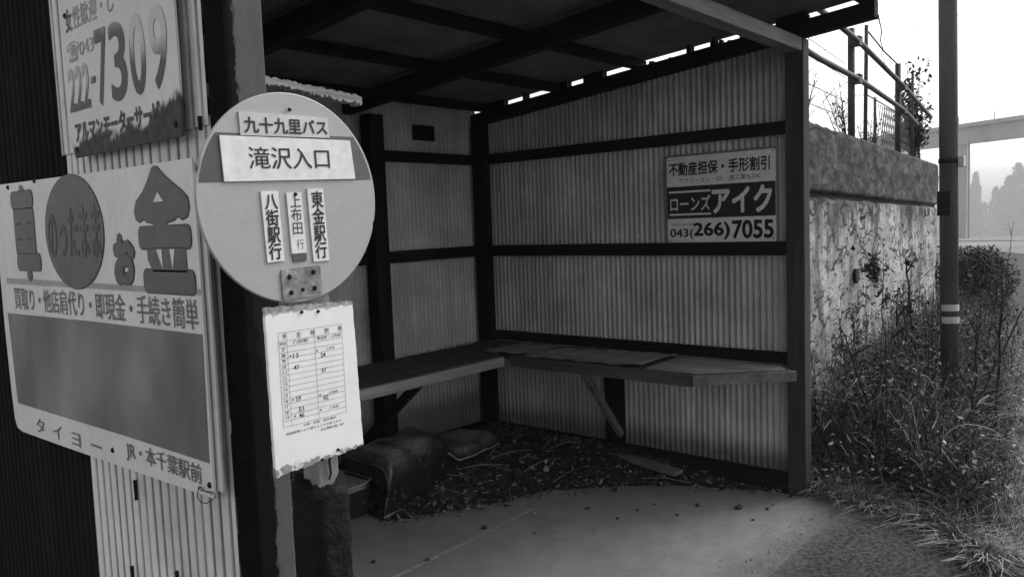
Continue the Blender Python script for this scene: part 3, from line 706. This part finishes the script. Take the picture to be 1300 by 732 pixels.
# stones
m_stone = plain('dark_pebble', .05, .9, .4, 20); m_stone2 = plain('pale_pebble', .30, .9, .3, 20)
def stone_mesh(r, m):
    g = MB(); n1, n2_ = 7, 10
    for i in range(n1 + 1):
        th = math.pi * i / n1
        for j in range(n2_):
            a = 2 * math.pi * j / n2_; k = r * (1 + random.uniform(-.18, .18))
            g.v.append((k * math.sin(th) * math.cos(a) * 1.25, k * math.sin(th) * math.sin(a), k * (.62 + .62 * math.cos(th))))
    for i in range(n1):
        for j in range(n2_): g.f.append((i * n2_ + j, i * n2_ + (j + 1) % n2_, (i + 1) * n2_ + (j + 1) % n2_, (i + 1) * n2_ + j)); g.m.append(0)
    return g.build('pebble', m, None, True)
from_px = [(2.52, 2.37, .012, 0), (2.78, 2.30, .008, 1), (2.13, 2.33, .009, 0), (1.99, 2.50, .008, 0), (2.98, 2.13, .009, 0), (3.09, 1.93, .007, 0), (3.30, 1.73, .010, 0), (3.38, 1.56, .016, 0), (3.44, 1.45, .008, 0), (2.95, 1.95, .007, 0), (3.14, 1.75, .007, 0), (2.75, 1.93, .006, 1), (3.28, 1.45, .006, 0), (2.35, 1.60, .007, 1), (2.6, 2.15, .005, 0), (3.2, 1.9, .006, 0)]
sa = stone_mesh(1, m_stone); sb = stone_mesh(1, m_stone2)
labs = ['dark pebble lying loose on the concrete floor', 'pale pebble lying loose on the concrete floor']
used = {0: False, 1: False}
for x, y_, r, k in from_px:
    src = (sa, sb)[k]
    o = src if not used[k] else src.copy()
    if used[k]: COL.objects.link(o)
    used[k] = True; o.location = (x, y_, .004); o.scale = (r, r, r); o.rotation_euler = (0, 0, random.uniform(0, 6)); tag(o, labs[k], 'pebble', ('dark pebbles on the floor', 'pale pebbles on the floor')[k])

# ------------------------------------------------------------------ retaining wall with pipe fence
th = R(4.8); DW = Vector((math.cos(th), math.sin(th), 0)); NW = Vector((-DW.y, DW.x, 0)); W0 = Vector((3.86, 1.5715, 0))
def onw(s, z, off=0): p = W0 + DW * s + NW * off; return Vector((p.x, p.y, z))
t = NT('stained_retaining_concrete')
st1 = t.noise(6, 8, (.45, .45, .26), .74, .8); st2 = t.noise(19, 6, (.36, .36, .8), .75, .6); bl = t.noise(2.6, 6, (.4, .4, 1), .65); lich = t.noise(15, 7, (.32, .32, 1), .75)
zc = t.axis('Z')
v = t.math('MULTIPLY', t.rng(bl, .3, .7, .34, .52), t.rng(st2, .34, .66, 1.2, .62))
drips = t.math('MULTIPLY', t.rng(st1, .50, .60, 0, 1), t.rng(lich, .35, .55, .55, 1)); v = t.mix(t.math('MULTIPLY', drips, .82), v, .055)
cap = t.rng(zc, 1.36, 1.44, 0, 1)
capv = t.math('MULTIPLY', t.rng(lich, .42, .60, .022, .11), t.rng(st1, .38, .60, 1.35, .7))
low = t.rng(t.math('ADD', zc, t.math('MULTIPLY', t.math('SUBTRACT', t.noise(4, 6, (1, 1, .3), .7), .5), 1.6)), 1.20, 1.40, 0, .85)
v = t.mix(t.math('MAXIMUM', cap, low), v, capv)
mp = t.n('ShaderNodeMapping'); mp.inputs['Scale'].default_value = (.42, .42, 1); t.l(t.co, mp.inputs[0])
wp = t.n('ShaderNodeTexNoise'); wp.inputs['Scale'].default_value = 6; wp.inputs['Detail'].default_value = 5; t.l(mp.outputs[0], wp.inputs['Vector'])
vm = t.n('ShaderNodeVectorMath'); vm.operation = 'MULTIPLY_ADD'; vm.inputs[1].default_value = (.35, .35, .35); t.l(wp.outputs['Color'], vm.inputs[0]); t.l(mp.outputs[0], vm.inputs[2])
vo = t.n('ShaderNodeTexVoronoi'); vo.feature = 'DISTANCE_TO_EDGE'; vo.inputs['Scale'].default_value = 6.5; t.l(vm.outputs[0], vo.inputs['Vector'])
crk = t.math('MULTIPLY', t.rng(vo.outputs['Distance'], .03, .085, 1, 0), t.rng(t.noise(5.5, 5, (.45, .45, 1), .75), .47, .53, 0, .95)); v = t.mix(crk, v, .018)
spots = t.rng(t.noise(26, 5, (.33, .33, .9), .7), .575, .63, 0, .9); v = t.mix(spots, v, .018)
pale = t.rng(t.noise(17, 5, (.33, .33, 1), .7), .66, .72, 0, .6); v = t.mix(pale, v, .40)
t.bump(t.math('ADD', lich, t.math('MULTIPLY', bl, 2)), .5, .012)
m_ret = t.fin(v, .95, .2)
rw = empty('retaining_wall', onw(2.6, 0), 'tall stained concrete retaining wall beside the shelter with a dark groove below its cap', 'retaining wall')
g = MB(); S = 5.35; ns, nz_ = 160, 60
import mathutils
def wz(s): return 1.866 - .0125 * s
def gz(s): return wz(s) - .392 - .006 * s
for i in range(ns + 1):
    s = S * i / ns
    for j in range(nz_ + 1):
        z = -.05 + (gz(s) + .042) * j / nz_
        nn_ = mathutils.noise.fractal(Vector((s * 2.5, z * 3.5, 1.3)), 1, 2, 5) * .010 + min(0, mathutils.noise.noise(Vector((s * 7, z * 9, 7.3))) + .45) * -.06
        if j == nz_: nn_ += .03
        g.v.append(onw(s, z, nn_))
w_ = nz_ + 1
for i in range(ns):
    for j in range(nz_): g.f.append((i * w_ + j, (i + 1) * w_ + j, (i + 1) * w_ + j + 1, i * w_ + j + 1)); g.m.append(0)
b0 = len(g.v)
for i in range(ns + 1): s = S * i / ns; g.v.append(onw(s, gz(s) - .005, .30)); g.v.append(onw(s, -.05, .30))
for i in range(ns):
    g.f.append((i * w_ + nz_, (i + 1) * w_ + nz_, b0 + 2 * (i + 1), b0 + 2 * i)); g.f.append((b0 + 2 * i, b0 + 2 * i + 2, b0 + 2 * i + 3, b0 + 2 * i + 1)); g.m += [0, 0]
g.f.append(tuple(range(nz_, -1, -1)) + (b0 + 1, b0)); g.f.append(tuple(ns * w_ + j for j in range(w_)) + (b0 + 2 * ns, b0 + 2 * ns + 1)); g.m += [0, 0]
g.build('wall_face', m_ret, rw, True)
g = MB(); nc = 26                                                # weathered cap block above the groove
for i in range(ns + 1):
    s = S * i / ns
    row = []
    for j in range(nc + 1):
        z = gz(s) + .006 + (wz(s) - gz(s) - .006) * j / nc
        nn_ = -.012 + mathutils.noise.fractal(Vector((s * 2.2, z * 7, 9.3)), 1, 2, 5) * .011
        if j in (0, nc): nn_ += .022
        z += .012 * mathutils.noise.noise(Vector((s * 9, 3, z))) if j == nc else 0
        z += .008 * mathutils.noise.noise(Vector((s * 11, 8, 0))) if j == 0 else 0
        row.append(onw(s, z, nn_))
    row.append(onw(s, wz(s) + .006 * random.random(), .15)); row.append(onw(s, wz(s) - .01, .40)); row.insert(0, onw(s, gz(s) + .006, .3)); g.v += row
wc = nc + 4
for i in range(ns):
    for j in range(wc - 1): g.f.append((i * wc + j, (i + 1) * wc + j, (i + 1) * wc + j + 1, i * wc + j + 1)); g.m.append(0)
g.f.append(tuple(range(wc - 1, -1, -1))); g.f.append(tuple(ns * wc + j for j in range(wc))); g.m += [0, 0]
g.build('cap_block', m_ret, rw, True)
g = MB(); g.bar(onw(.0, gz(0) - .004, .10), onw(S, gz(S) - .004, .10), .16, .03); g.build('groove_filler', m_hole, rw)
g = MB(); g.tube([onw(1.68, .92, -.02), onw(1.68, .915, .10)], .05, 14); g.build('weep_hole', m_hole, rw)
# bank of soil behind the wall
g = MB()
for i in range(41):
    s = 1.0 + 7.8 * i / 40
    for j in range(5): g.v.append(onw(s, wz(min(s, 5.35)) - .05 + .02 * j + .03 * random.random() if j < 4 else 1.2, .36 + j * 2.0))
for i in range(40):
    for j in range(4): g.f.append((i * 5 + j, (i + 1) * 5 + j, (i + 1) * 5 + j + 1, i * 5 + j + 1)); g.m.append(0)
tag(g.build('bank', m_soil), kind='structure')

m_pipe_s = plain('rusty_scaffold_pipe', .045, .6, .45, 14, None, .2)
fn = empty('pipe_fence', onw(2.5, wz(2.5), .2), 'low fence of two grey scaffold pipes clamped to posts on the retaining wall', 'fence')
for s, zt, lean, r in ((2.50, 2.715, 0, .027), (3.02, 2.83, .06, .016), (4.36, 2.71, 0, .027), (5.15, 2.72, .02, .014), (.55, 2.75, 0, .027)):
    g = MB(); g.tube([onw(s - lean, wz(s) - .1, .20), onw(s, zt, .20)], r, 10); g.build('fence_post', m_pipe_s, fn, True)
def sag(pts, n=6):
    out = []
    for i in range(len(pts) - 1):
        for k in range(n): q = k / n; out.append(pts[i] * (1 - q) + pts[i + 1] * q)
    return out + [pts[-1]]
g = MB(); g.tube([onw(.1, 2.66, .15), onw(1.5, 2.640, .15), onw(2.50, 2.615, .15), onw(2.75, 2.600, .15), onw(4.36, 2.495, .15), onw(6.0, 2.35, .15)], .0205, 10); g.build('upper_rail', m_pipe_s, fn, True)
g = MB(); g.tube([onw(.1, 2.36, .15), onw(1.40, 2.332, .15), onw(2.50, 2.337, .15), onw(3.15, 2.318, .15), onw(4.4, 2.275, .15), onw(5.10, 2.20, .15)], .0205, 10); g.build('lower_rail', m_pipe_s, fn, True)
for s, z in ((2.50, 2.615), (2.50, 2.337), (4.36, 2.495), (4.36, 2.277), (.55, 2.655), (.55, 2.35)):
    g = MB(); c = onw(s, z, .17); g.box(c.x - .042, c.x + .042, c.y - .042, c.y + .04, c.z - .035, c.z + .035); g.tube([c + Vector((-.03, -.05, .02)), c + Vector((.05, .03, .02))], .009, 6); g.build('clamp', m_pipe_s, fn, bevel=.008)
# wire mesh panels behind the far posts
m_wire = plain('dull_wire', .12, .6, .3)
g = MB()
for k in range(26):
    s0 = 4.1 + k * .085; g.tube([onw(s0, wz(5) - .05, .32), onw(s0 + .30, 2.33, .32)], .0035, 4); g.tube([onw(s0 + .30, wz(5) - .05, .32), onw(s0, 2.33, .32)], .0035, 4)
g.tube([onw(3.6, 2.36, .32), onw(6.6, 2.30, .32)], .007, 5); g.tube([onw(3.6, 1.84, .32), onw(6.6, 1.83, .32)], .007, 5)
nf = empty('mesh_fence', onw(5.2, wz(5), .32), 'thin wire mesh fence standing behind the pipe rails', 'fence'); g.build('wire_mesh', m_wire, nf)
for s in (4.0, 6.4):
    g = MB(); g.tube([onw(s, 1.75, .33), onw(s, 2.38, .33)], .014, 8); g.build('mesh_post', m_wire, nf, True)
g = MB()                                                       # three strands of wire at the near end
for z0, z1 in ((2.56, 2.46), (2.45, 2.36), (2.25, 2.18), (2.12, 2.06)):
    g.tube([onw(.3, z0, .24), onw(1.4, (z0 + z1) / 2 - .02, .24), onw(2.5, z1, .24)], .0035, 4)
tag(g.build('fence_wire', m_wire), 'slack thin wires strung between the pipe fence posts near the roof', 'wire')

# ------------------------------------------------------------------ steel pole
t = NT('dark_pole_paint'); a = t.noise(9, 6, (1, 1, .3)); b = t.noise(60, 4); sp = t.noise(20, 4)
v = t.math('MULTIPLY', t.rng(a, .3, .7, .060, .105), t.rng(b, .3, .7, .85, 1.15)); v = t.mix(t.rng(sp, .68, .74, 0, .5), v, .2); t.bump(b, .1, .003)
m_polep = t.fin(v, .55, .4)
m_tape = plain('pale_tape', .48, .5, .15, 20)
pl = empty('utility_pole', (5.0, 1.03, 0), 'slim dark steel pole with two pale tape bands standing in the weeds', 'pole')
def ptube(name, z0, z1, r, m): g = MB(); g.tube([(5.0 - .0045 * z0, 1.022 + .0105 * z0, z0), (5.0 - .0045 * z1, 1.022 + .0105 * z1, z1)], r, 24); return g.build(name, m, pl, True)
ptube('shaft', -.1, 5.2, .047, m_polep)
for z0, z1 in ((.705, .742), (.775, .812)):
    g = MB(); cx, cy = 5.0 - .0045 * z0, 1.022 + .0105 * z0; nn_ = 14; vs = []
    for i in range(nn_ + 1):
        a = R(150 + 150 * i / nn_ - 10); vs += [(cx + .0495 * math.cos(a), cy + .0495 * math.sin(a), z0), (cx + .0495 * math.cos(a), cy + .0495 * math.sin(a), z1)]
    g.add(vs, [(2 * i, 2 * i + 2, 2 * i + 3, 2 * i + 1) for i in range(nn_)]); g.build('tape_band', m_tape, pl, True)
ptube('strap', 1.60, 1.625, .051, m_hole)
g = MB(); g.box(4.975, 5.03, .960, .99, 1.575, 1.635); g.build('strap_buckle', m_tape, pl, bevel=.004)
g = MB(); g.box(4.940, 4.957, 1.02, 1.085, 1.31, 1.445); g.build('number_tag', m_hole, pl, bevel=.003)

# ------------------------------------------------------------------ plants
m_gr = [plain('dry_grass_pale', .52, .85, .35, 3), plain('dry_grass_mid', .15, .9, .45, 3), plain('weed_dark', .022, .9, .5, 3), plain('grass_green', .06, .85, .45, 3)]
m_stem = plain('dark_stem', .020, .9, .4, 10)
m_leafd = plain('dark_leaf', .045, .8, .45, 12)
def edge_y(x):
    P = [(3.2, .50), (3.45, .60), (3.60, .78), (3.75, 1.1), (3.78, 1.36)]
    return 0
EL = [(3.77, 1.36), (3.70, 1.10), (3.60, .81), (3.45, .64), (3.28, .53), (3.5, .43), (5.3, .63), (8.8, 1.19), (11.5, 1.63), (14, 2.06)]
GP = EL + [(14, 2.3), (9.2, 2.02), (3.86, 1.57)]
g = MB()
def blade(x, y_, h, az, lean, w, mi, z0=-.03, curl_=1.0):
    dx, dy = math.cos(az), math.sin(az); px_, py_ = -dy, dx; vs = []; n = 3
    for i in range(n + 1):
        q = i / n; ww = w * (1 - q * .85) / 2
        cx = x + dx * lean * q ** 1.7; cy = y_ + dy * lean * q ** 1.7; cz_ = z0 + h * (q - .32 * curl_ * q * q * min(1.6, lean / max(h, .05)))
        vs += [(cx + px_ * ww, cy + py_ * ww, max(cz_, .006)), (cx - px_ * ww, cy - py_ * ww, max(cz_, .006))]
    g.add(vs, [(2 * i, 2 * i + 1, 2 * i + 3, 2 * i + 2) for i in range(n)], mi)
def edge_dist(x, y_):
    best = 9
    for i in range(len(EL) - 1):
        a = Vector(EL[i]); b = Vector(EL[i + 1]); q = Vector((x, y_)); tt_ = max(0, min(1, (q - a).dot(b - a) / (b - a).length_squared)); best = min(best, (a + (b - a) * tt_ - q).length)
    return best
cnt = 0
while cnt < 30000:
    x = 3.25 + 9.5 * random.random() ** 1.9; y_ = random.uniform(.42, 2.2)
    if not inside((x, y_), GP): continue
    d = edge_dist(x, y_)
    clump = mathutils.noise.noise(Vector((x * 2.2, y_ * 2.2, 0))) * .5 + .5
    h = (.10 + .42 * sm(0, .6, d)) * random.uniform(.5, 1.25) * (.6 + .8 * clump)
    r = random.random(); dk = mathutils.noise.noise(Vector((x * 1.6, y_ * 1.6, 5))) * .5 + .5
    near = 1 - sm(.0, .25, d)
    pp = .13 + .34 * near; pm = .22
    mi = 0 if r < pp * (.45 + .55 * near) else 1 if r < pp + pm * .8 else (2 if random.random() < .66 + .5 * (dk - .4) else 3)
    blade(x, y_, h, random.uniform(0, 6.28), h * random.uniform(.15, 1.1), random.uniform(.003, .0075) * (1 + .09 * (x - 3.5)), mi); cnt += 1
# broad dark weed leaves low in the mass
for k in range(11000):
    x = 3.7 + 8 * random.random() ** 1.8; y_ = random.uniform(.6, 2.2)
    if not inside((x, y_), GP) or edge_dist(x, y_) < .12: continue
    d = edge_dist(x, y_)
    chip(x, y_, random.uniform(.03, .12 + .42 * sm(0, .6, d)), random.uniform(.025, .065), random.uniform(.008, .02), random.choice((2, 2, 2, 2, 3)), .9)
# small dead leaves caught in the tangle
for k in range(5200):
    x = 3.8 + 5.5 * random.random() ** 1.7; y_ = random.uniform(.55, 2.1)
    if not inside((x, y_), GP): continue
    d = edge_dist(x, y_); L_ = random.uniform(.012, .038)
    chip(x, y_, random.uniform(.03, .14 + .46 * sm(0, .6, d)), L_, L_ * random.uniform(.25, .7), random.choice((0, 1, 1, 1, 2)), 1.2)
# long pale straws bent through the tangle
for k in range(1000):
    x = 3.5 + 5.5 * random.random() ** 1.6; y_ = random.uniform(.5, 2.1)
    if x < 3.95 or not inside((x, y_), GP): continue
    a = random.uniform(0, 6.28); l = random.uniform(.10, .34); z = random.uniform(.02, .10 + .38 * sm(0, .7, edge_dist(x, y_)))
    p = Vector((x, y_, z)); d = Vector((math.cos(a), math.sin(a), random.uniform(-.3, .7))) * l; k_ = Vector((random.uniform(-1, 1), random.uniform(-1, 1), random.uniform(-.2, 1))) * l * .14
    e_ = p + d - Vector((0, 0, max(0, p.z + d.z - .02) * .3)); m_ = p + d * .5 + k_ * 1.6
    g.tube([p * (1 - q) ** 2 + m_ * (2 * q * (1 - q)) + e_ * q * q for q in (0, .17, .33, .5, .67, .83, 1)], [.0022, .0022, .0021, .002, .0018, .0015, .001], 3, random.choice((0, 0, 1)), False)
# grass lying over the kerb edge
for k in range(1900):
    i = random.choice((0, 1, 2, 3, 4)); a = Vector(EL[i]); b = Vector(EL[i + 1]); q = a + (b - a) * random.random()
    blade(q.x + random.uniform(0, .10), q.y + random.uniform(-.01, .05), random.uniform(.05, .18), random.uniform(2.4, 5.4), random.uniform(.08, .24), random.uniform(.003, .007), random.choice((0, 0, 1, 1, 2)), 0)
tag(g.build('grass', m_gr), 'tangled dry grass and low weeds below the retaining wall', 'grass', kind='stuff')

def stalk(base, tip, bow, r0, leaves, side=0, leaf=.035):
    a = Vector(base); b = Vector(tip); s_ = MB(); l_ = MB(); n = 12; pts = []
    bv = Vector(bow)
    for i in range(n + 1):
        q = i / n; pts.append(a * (1 - q) + b * q + bv * (4 * q * (1 - q)) + Vector((random.uniform(-1, 1), random.uniform(-1, 1), random.uniform(-1, 1))) * .006)
    s_.tube(pts, [r0 * (1 - .75 * i / n) for i in range(n + 1)], 6)
    global g
    for k in range(side):
        i = random.randint(4, n - 1); p = pts[i]; d = Vector((random.uniform(-1, 1), random.uniform(-1, 1), random.uniform(.3, 1.1))).normalized() * random.uniform(.08, .22)
        s_.tube([p, p + d * .55 + Vector((0, 0, .01)), p + d], [r0 * .4, r0 * .3, r0 * .15], 4); pts.append(p + d); pts.append(p + d * .6)
    g = l_
    for k in range(leaves):
        p = pts[random.randint(3, len(pts) - 1)] + Vector((random.gauss(0, .015), random.gauss(0, .015), random.gauss(0, .03)))
        L_ = leaf * random.uniform(.5, 1.3); chip(p.x, p.y, p.z, L_, L_ * random.uniform(.3, .6), 0, 1.2)
    return s_, l_
def plant(name, label, cat, stalks, group=None, ms=None, ml=None):
    root = empty(name, stalks[0][0], label, cat, group)
    S_ = MB(); L_ = MB()
    for a in stalks:
        s_, l_ = stalk(*a); S_.add(s_.v, s_.f); L_.add(l_.v, l_.f)
    S_.build('stem', ms or m_stem, root, True)
    if L_.v: L_.build('leaves', ml or m_leafd, root)
    return root
plant('weed_stalk', 'long dark stalk leaning right across the grass from beside the shelter post', 'weed', [((4.02, 1.25, 0), (5.10, 1.30, .80), (0, 0, .02), .015, 60, 6)])
plant('weed_stalk', 'thick dark leafy stalk rising just left of the steel pole', 'weed', [((5.4, 1.25, 0), (5.66, 1.42, 1.02), (-.05, 0, 0), .018, 130, 7, .055), ((5.5, 1.3, 0), (5.48, 1.42, .85), (0, 0, 0), .009, 50, 4)])
plant('weed_stalk', 'upright dark stalk with dead leaves at the right edge of the grass', 'weed', [((5.20, .83, 0), (5.60, .86, .98), (0, 0, 0), .012, 120, 5, .034)])
plant('weed_stalk', 'thin bare stalk with round seed heads high beside the distant trees', 'weed', [((6.1, 1.02, 0), (6.75, .98, 1.24), (0, 0, 0), .006, 14, 3, .03)])
plant('weed_stalk', 'dark stalk leaning right in front of the round bush', 'weed', [((4.75, .93, .1), (5.35, .68, .86), (0, 0, 0), .011, 40, 3)])
plant('weed_stalk', 'knobbly dark stalk in the grass between the pole and the right edge', 'weed', [((4.62, .86, 0), (4.86, .86, .72), (.03, 0, 0), .012, 90, 4, .034)])
plant('weed_stalk', 'bent dark stalk leaning left close to the shelter post', 'weed', [((4.45, 1.22, 0), (4.10, 1.34, .78), (0, 0, .03), .010, 60, 5, .036)])
plant('weed_stalk', 'leafy dark weed against the wall midway between post and pole', 'weed', [((5.0, 1.50, 0), (5.06, 1.58, .72), (0, 0, 0), .007, 70, 5, .04), ((4.75, 1.5, 0), (4.85, 1.58, .62), (.03, 0, 0), .006, 40, 5, .04)])
for k in range(34):
    x = random.uniform(4.0, 7.6); y_ = 1.0 + random.random() * (.55 + .07 * (x - 4)); h = random.uniform(.4, .88)
    if not inside((x, y_), GP): continue
    plant('dry_weed', 'slender dark dry weed stem among the grass', 'weed', [((x, y_, 0), (x + random.uniform(-.2, .3), y_ + random.uniform(-.12, .15), h), (random.uniform(-.05, .05), 0, 0), .0052, 34, 4, .032)], 'slender dark weeds in the grass')
for k in range(30):                                              # arching bramble canes
    x = random.uniform(3.95, 6.6); y_ = 1.0 + random.random() * (.5 + .07 * (x - 4))
    if not inside((x, y_), GP) or edge_dist(x, y_) < .15: continue
    dx_ = random.uniform(-.5, .6)
    plant('bramble', 'arching dark bramble cane tangled in the grass', 'bramble', [((x, y_, 0), (x + dx_, y_ + random.uniform(-.2, .15), random.uniform(.05, .45)), (0, 0, random.uniform(.16, .34)), .0050, 46, 4, .038)], 'bramble canes in the grass')
for k in range(9):
    x = 4.35 + .42 * k + random.uniform(-.1, .1)
    plant('creeper', 'dark creeper stem hanging on the stained wall face', 'creeper', [((x, 1.55 + .083 * (x - 4.2), .1), (x + random.uniform(-.1, .25), 1.57 + .084 * (x - 4.2), random.uniform(.6, 1.15)), (.05, 0, 0), .005, 70, 8, .032)], 'creepers on the retaining wall')
# clump growing out of the weep hole
c = onw(1.68, .95, -.05)
plant('wall_tuft', 'small dark fern tuft growing out of the hole in the wall', 'fern', [(tuple(c), tuple(c + Vector((.02 * k - .05, -.09, .10 - .05 * k))), (0, -.03, .03), .003, 42, 2, .045) for k in range(6)])
# pale fallen reed
g = MB(); g.tube([(4.70, 1.0, .06), (4.9, .93, .22), (5.05, .84, .30)], [.006, .012, .004], 6); tag(g.build('reed', m_gr[0]), 'pale dead reed leaning near the foot of the pole', 'reed')
# plants on top of the wall
def sapling(label, s, h, k, leaves, leaf, name='sapling', off=.30, spread=.35):
    st_ = []
    for i in range(k):
        a = onw(s + random.uniform(-.1, .1), wz(min(s, 5.3)) - .05, off); b = onw(s + random.uniform(-spread, spread), wz(min(s, 5.3)) + h * random.uniform(.55, 1.05), off + random.uniform(-.1, .2))
        st_.append((tuple(a), tuple(b), (random.uniform(-.05, .05), 0, 0), .006, leaves, 7, leaf))
    return plant(name, label, 'sapling', st_)
sapling('twiggy bare shrub behind the fence next to the shelter roof', 1.6, .70, 9, 16, .022, 'shrub', .34, .55)
sapling('tangle of thin stems around the middle fence post', 3.05, .62, 9, 20, .03, 'shrub', .34, .3)
sapling('leafy sapling standing out against the sky left of the steel pole', 5.95, 1.10, 12, 150, .070, 'sapling', .32, .50)
sapling('low bare bush between the two right fence posts', 3.9, .36, 7, 20, .025, 'shrub', .36, .4)
g = MB(); a = onw(3.0, 2.80, .2); b = onw(4.38, 2.70, .2); g.tube(sag([a, (a + b) / 2 + Vector((0, 0, -.02)), b]), .007, 5)
tag(g.build('vine', m_stem), 'dry vine draped between the tops of two fence posts', 'vine')
plant('vine', 'thin leafy vine dangling from the end of the roof', 'vine', [((3.74, 1.05, 2.20), (4.02, 1.11, 1.99), (0, 0, -.02), .003, 26, 3, .012)])

def bushmesh(c, rx, ry, rz, n, leaf, flat=.0):
    global g
    L_ = MB(); g = L_
    for k in range(n):
        while True:
            p = Vector((random.uniform(-1, 1), random.uniform(-1, 1), random.uniform(-1, 1)))
            if .25 < p.length < 1: break
        p *= (1 + .25 * mathutils.noise.noise(p * 2.5 + Vector(c)))
        L = leaf * random.uniform(.6, 1.4); chip(c[0] + p.x * rx, c[1] + p.y * ry, c[2] + p.z * rz, L, L * .45, 0 if random.random() < .7 else 1, 1.2)
    return L_
bu = empty('round_bush', (10.9, 1.98, 0), 'dense dark round bush at the roadside right of the pole', 'bush')
bushmesh((10.9, 1.98, .46), .52, .45, .42, 8000, .052).build('foliage', [m_leafd, m_gr[3]], bu)
S_ = MB()
for k in range(12): S_.tube([(10.9 + random.uniform(-.1, .1), 1.98 + random.uniform(-.1, .1), -.05), (10.9 + random.uniform(-.4, .4), 1.98 + random.uniform(-.35, .35), .7)], [.014, .004], 5)
S_.build('stem', m_stem, bu)

# ------------------------------------------------------------------ far: verge, bridge, trees, wires
g = MB()
for k in range(6000):
    x = random.uniform(12, 46); y_ = random.uniform(2, 16)
    yl = 2.05 + (x - 14) * .21 + max(0, x - 20) * .11 + max(0, x - 30) * .06
    if y_ < yl + .3: continue
    s = .25 + .015 * x; blade(x, y_, random.uniform(.15, .45), random.uniform(0, 6.28), random.uniform(.05, .3), .02 + .0012 * x, random.choice((0, 1, 1, 3)), terr_z(x, y_))
tag(g.build('verge_grass', m_gr), 'rough grass on the far verge beside the bending road', 'grass', kind='stuff')
m_brc = plain('bridge_concrete', .40, .9, .25, .12, (1, 1, .4), .05, 4)
br = empty('road_bridge', (194, 38, -6), 'pale concrete road bridge crossing over in the hazy distance', 'bridge')
KB = 2.2; HB = lambda z: 1.36 + (z - 1.36) * KB
PB = Vector((88.2, 17.65, 0)) * KB; dv = (Vector((85.0, 11.8, 0)) - Vector((88.2, 17.65, 0))).normalized()
A = PB - dv * 66; Bv = PB + dv * 150
def up(p, z): return Vector((p.x, p.y, z))
g = MB(); g.bar(up(A, HB(8.02)), up(Bv, HB(8.02)), 2.2, 1.5 * KB); g.build('girder', m_brc, br)
g = MB(); g.bar(up(A, HB(8.98)), up(Bv, HB(8.98)), 4.8, .36 * KB); g.build('deck', m_brc, br)
p0 = Vector((88.3, 17.25, 0)) * KB
for off in (0, 75, -57):
    p = p0 + dv * off; g = MB(); g.box(p.x - 1.5, p.x + 1.5, p.y - 1.36, p.y + 1.36, -12, HB(7.269)); g.build('pier', m_brc, br)
m_brr = plain('bridge_rail_grey', .25, .7, .1)
for k in range(26):
    p = A + dv * (k * 8.3); g = MB(); g.tube([up(p, HB(9.15)), up(p, HB(10.0))], .10, 5); g.build('rail_post', m_brr, br)
g = MB(); g.tube([up(A, HB(9.55)), up(Bv, HB(9.55))], .05, 5); g.build('hand_rail', m_brr, br)
g = MB(); g.tube([p0 + Vector((-3.0, -2.0, -6)), p0 + Vector((-3.0, -2.0, HB(7.6)))], .20, 6); g.build('drain_pipe', m_brr, br)

m_con = plain('conifer_foliage', .06, .9, .4, .4, None, 0); m_trunk = plain('conifer_trunk', .05, .9, .3, 3)
def conifer(h, w, name='conifer_tree'):
    global g
    root = empty(name, (0, 0, 0), 'tall dark conifer in the hazy line of trees beyond the field', 'tree', 'hazy conifers beyond the field')
    L_ = MB(); g = L_
    for k in range(1100):
        q = random.random() ** .8; z = h * (.01 + .99 * q); r = w * (1 - q) ** .62 * (.85 + .22 * math.sin(q * 23 + w)) * math.sqrt(random.uniform(.15, 1)); a = random.uniform(0, 6.28)
        r *= 1 + .3 * mathutils.noise.noise(Vector((math.cos(a) * 1.5, math.sin(a) * 1.5, z * .25 + w)))
        chip(r * math.cos(a), r * math.sin(a), z - .2 * r, random.uniform(.8, 2.0), random.uniform(.5, 1.2), 0, 1.0)
    L_.build('crown', m_con, root)
    T_ = MB(); T_.tube([(0, 0, -1), (0, 0, h * .9)], [.3, .06], 7); T_.build('trunk', m_trunk, root)
    return root
protos = [conifer(17.5, 3.0), conifer(19.0, 5.2), conifer(17.5, 4.6)]
spots = []
for k, (yy, sc) in enumerate(((44.6, 1.0), (37.8, .95), (40.6, .72), (35.2, 1.02), (32.0, 1.05), (29, 1.1), (26, 1.05), (23, 1.1), (47.5, .72), (50.5, .8), (54, .9), (58, .85), (63, .9), (36.4, .85), (33.4, .93), (30.2, .9), (20, 1.0), (16, 1.1), (42.4, .5), (39.2, .8), (27.4, .98), (46.0, .66), (11, 1), (5, 1.05), (24.5, .9))):
    spots.append(((246 + (k * 7) % 9) * 3.2, yy * 3.2, sc * 3.2, (0, 2, 1, 1, 2)[k % 5] if k else 0))
first = [True] * 3
for x, y_, s, k in spots:
    o = protos[k] if first[k] else copy_tree(protos[k]); first[k] = False
    o.location = (x, y_, terr_z(x, y_) - .2); o.scale = (s, s, s); o.rotation_euler = (0, 0, random.uniform(0, 6))
m_cable = plain('power_cable', .10, .7, .1)
for i, (a, b, lb) in enumerate((((25, 10, 7.25), (31, -2, 6.9), 'lower thin power line crossing the white sky'), ((29.4, 5.6, 8.15), (30, 1.5, 6.95), 'upper thin power line in the top right corner of the sky'))):
    a = Vector(a); b = Vector(b); g = MB(); g.tube(sag([a, (a + b) / 2 + Vector((0, 0, -.15)), b]), .008, 5); tag(g.build('power_line', m_cable), lb, 'cable')
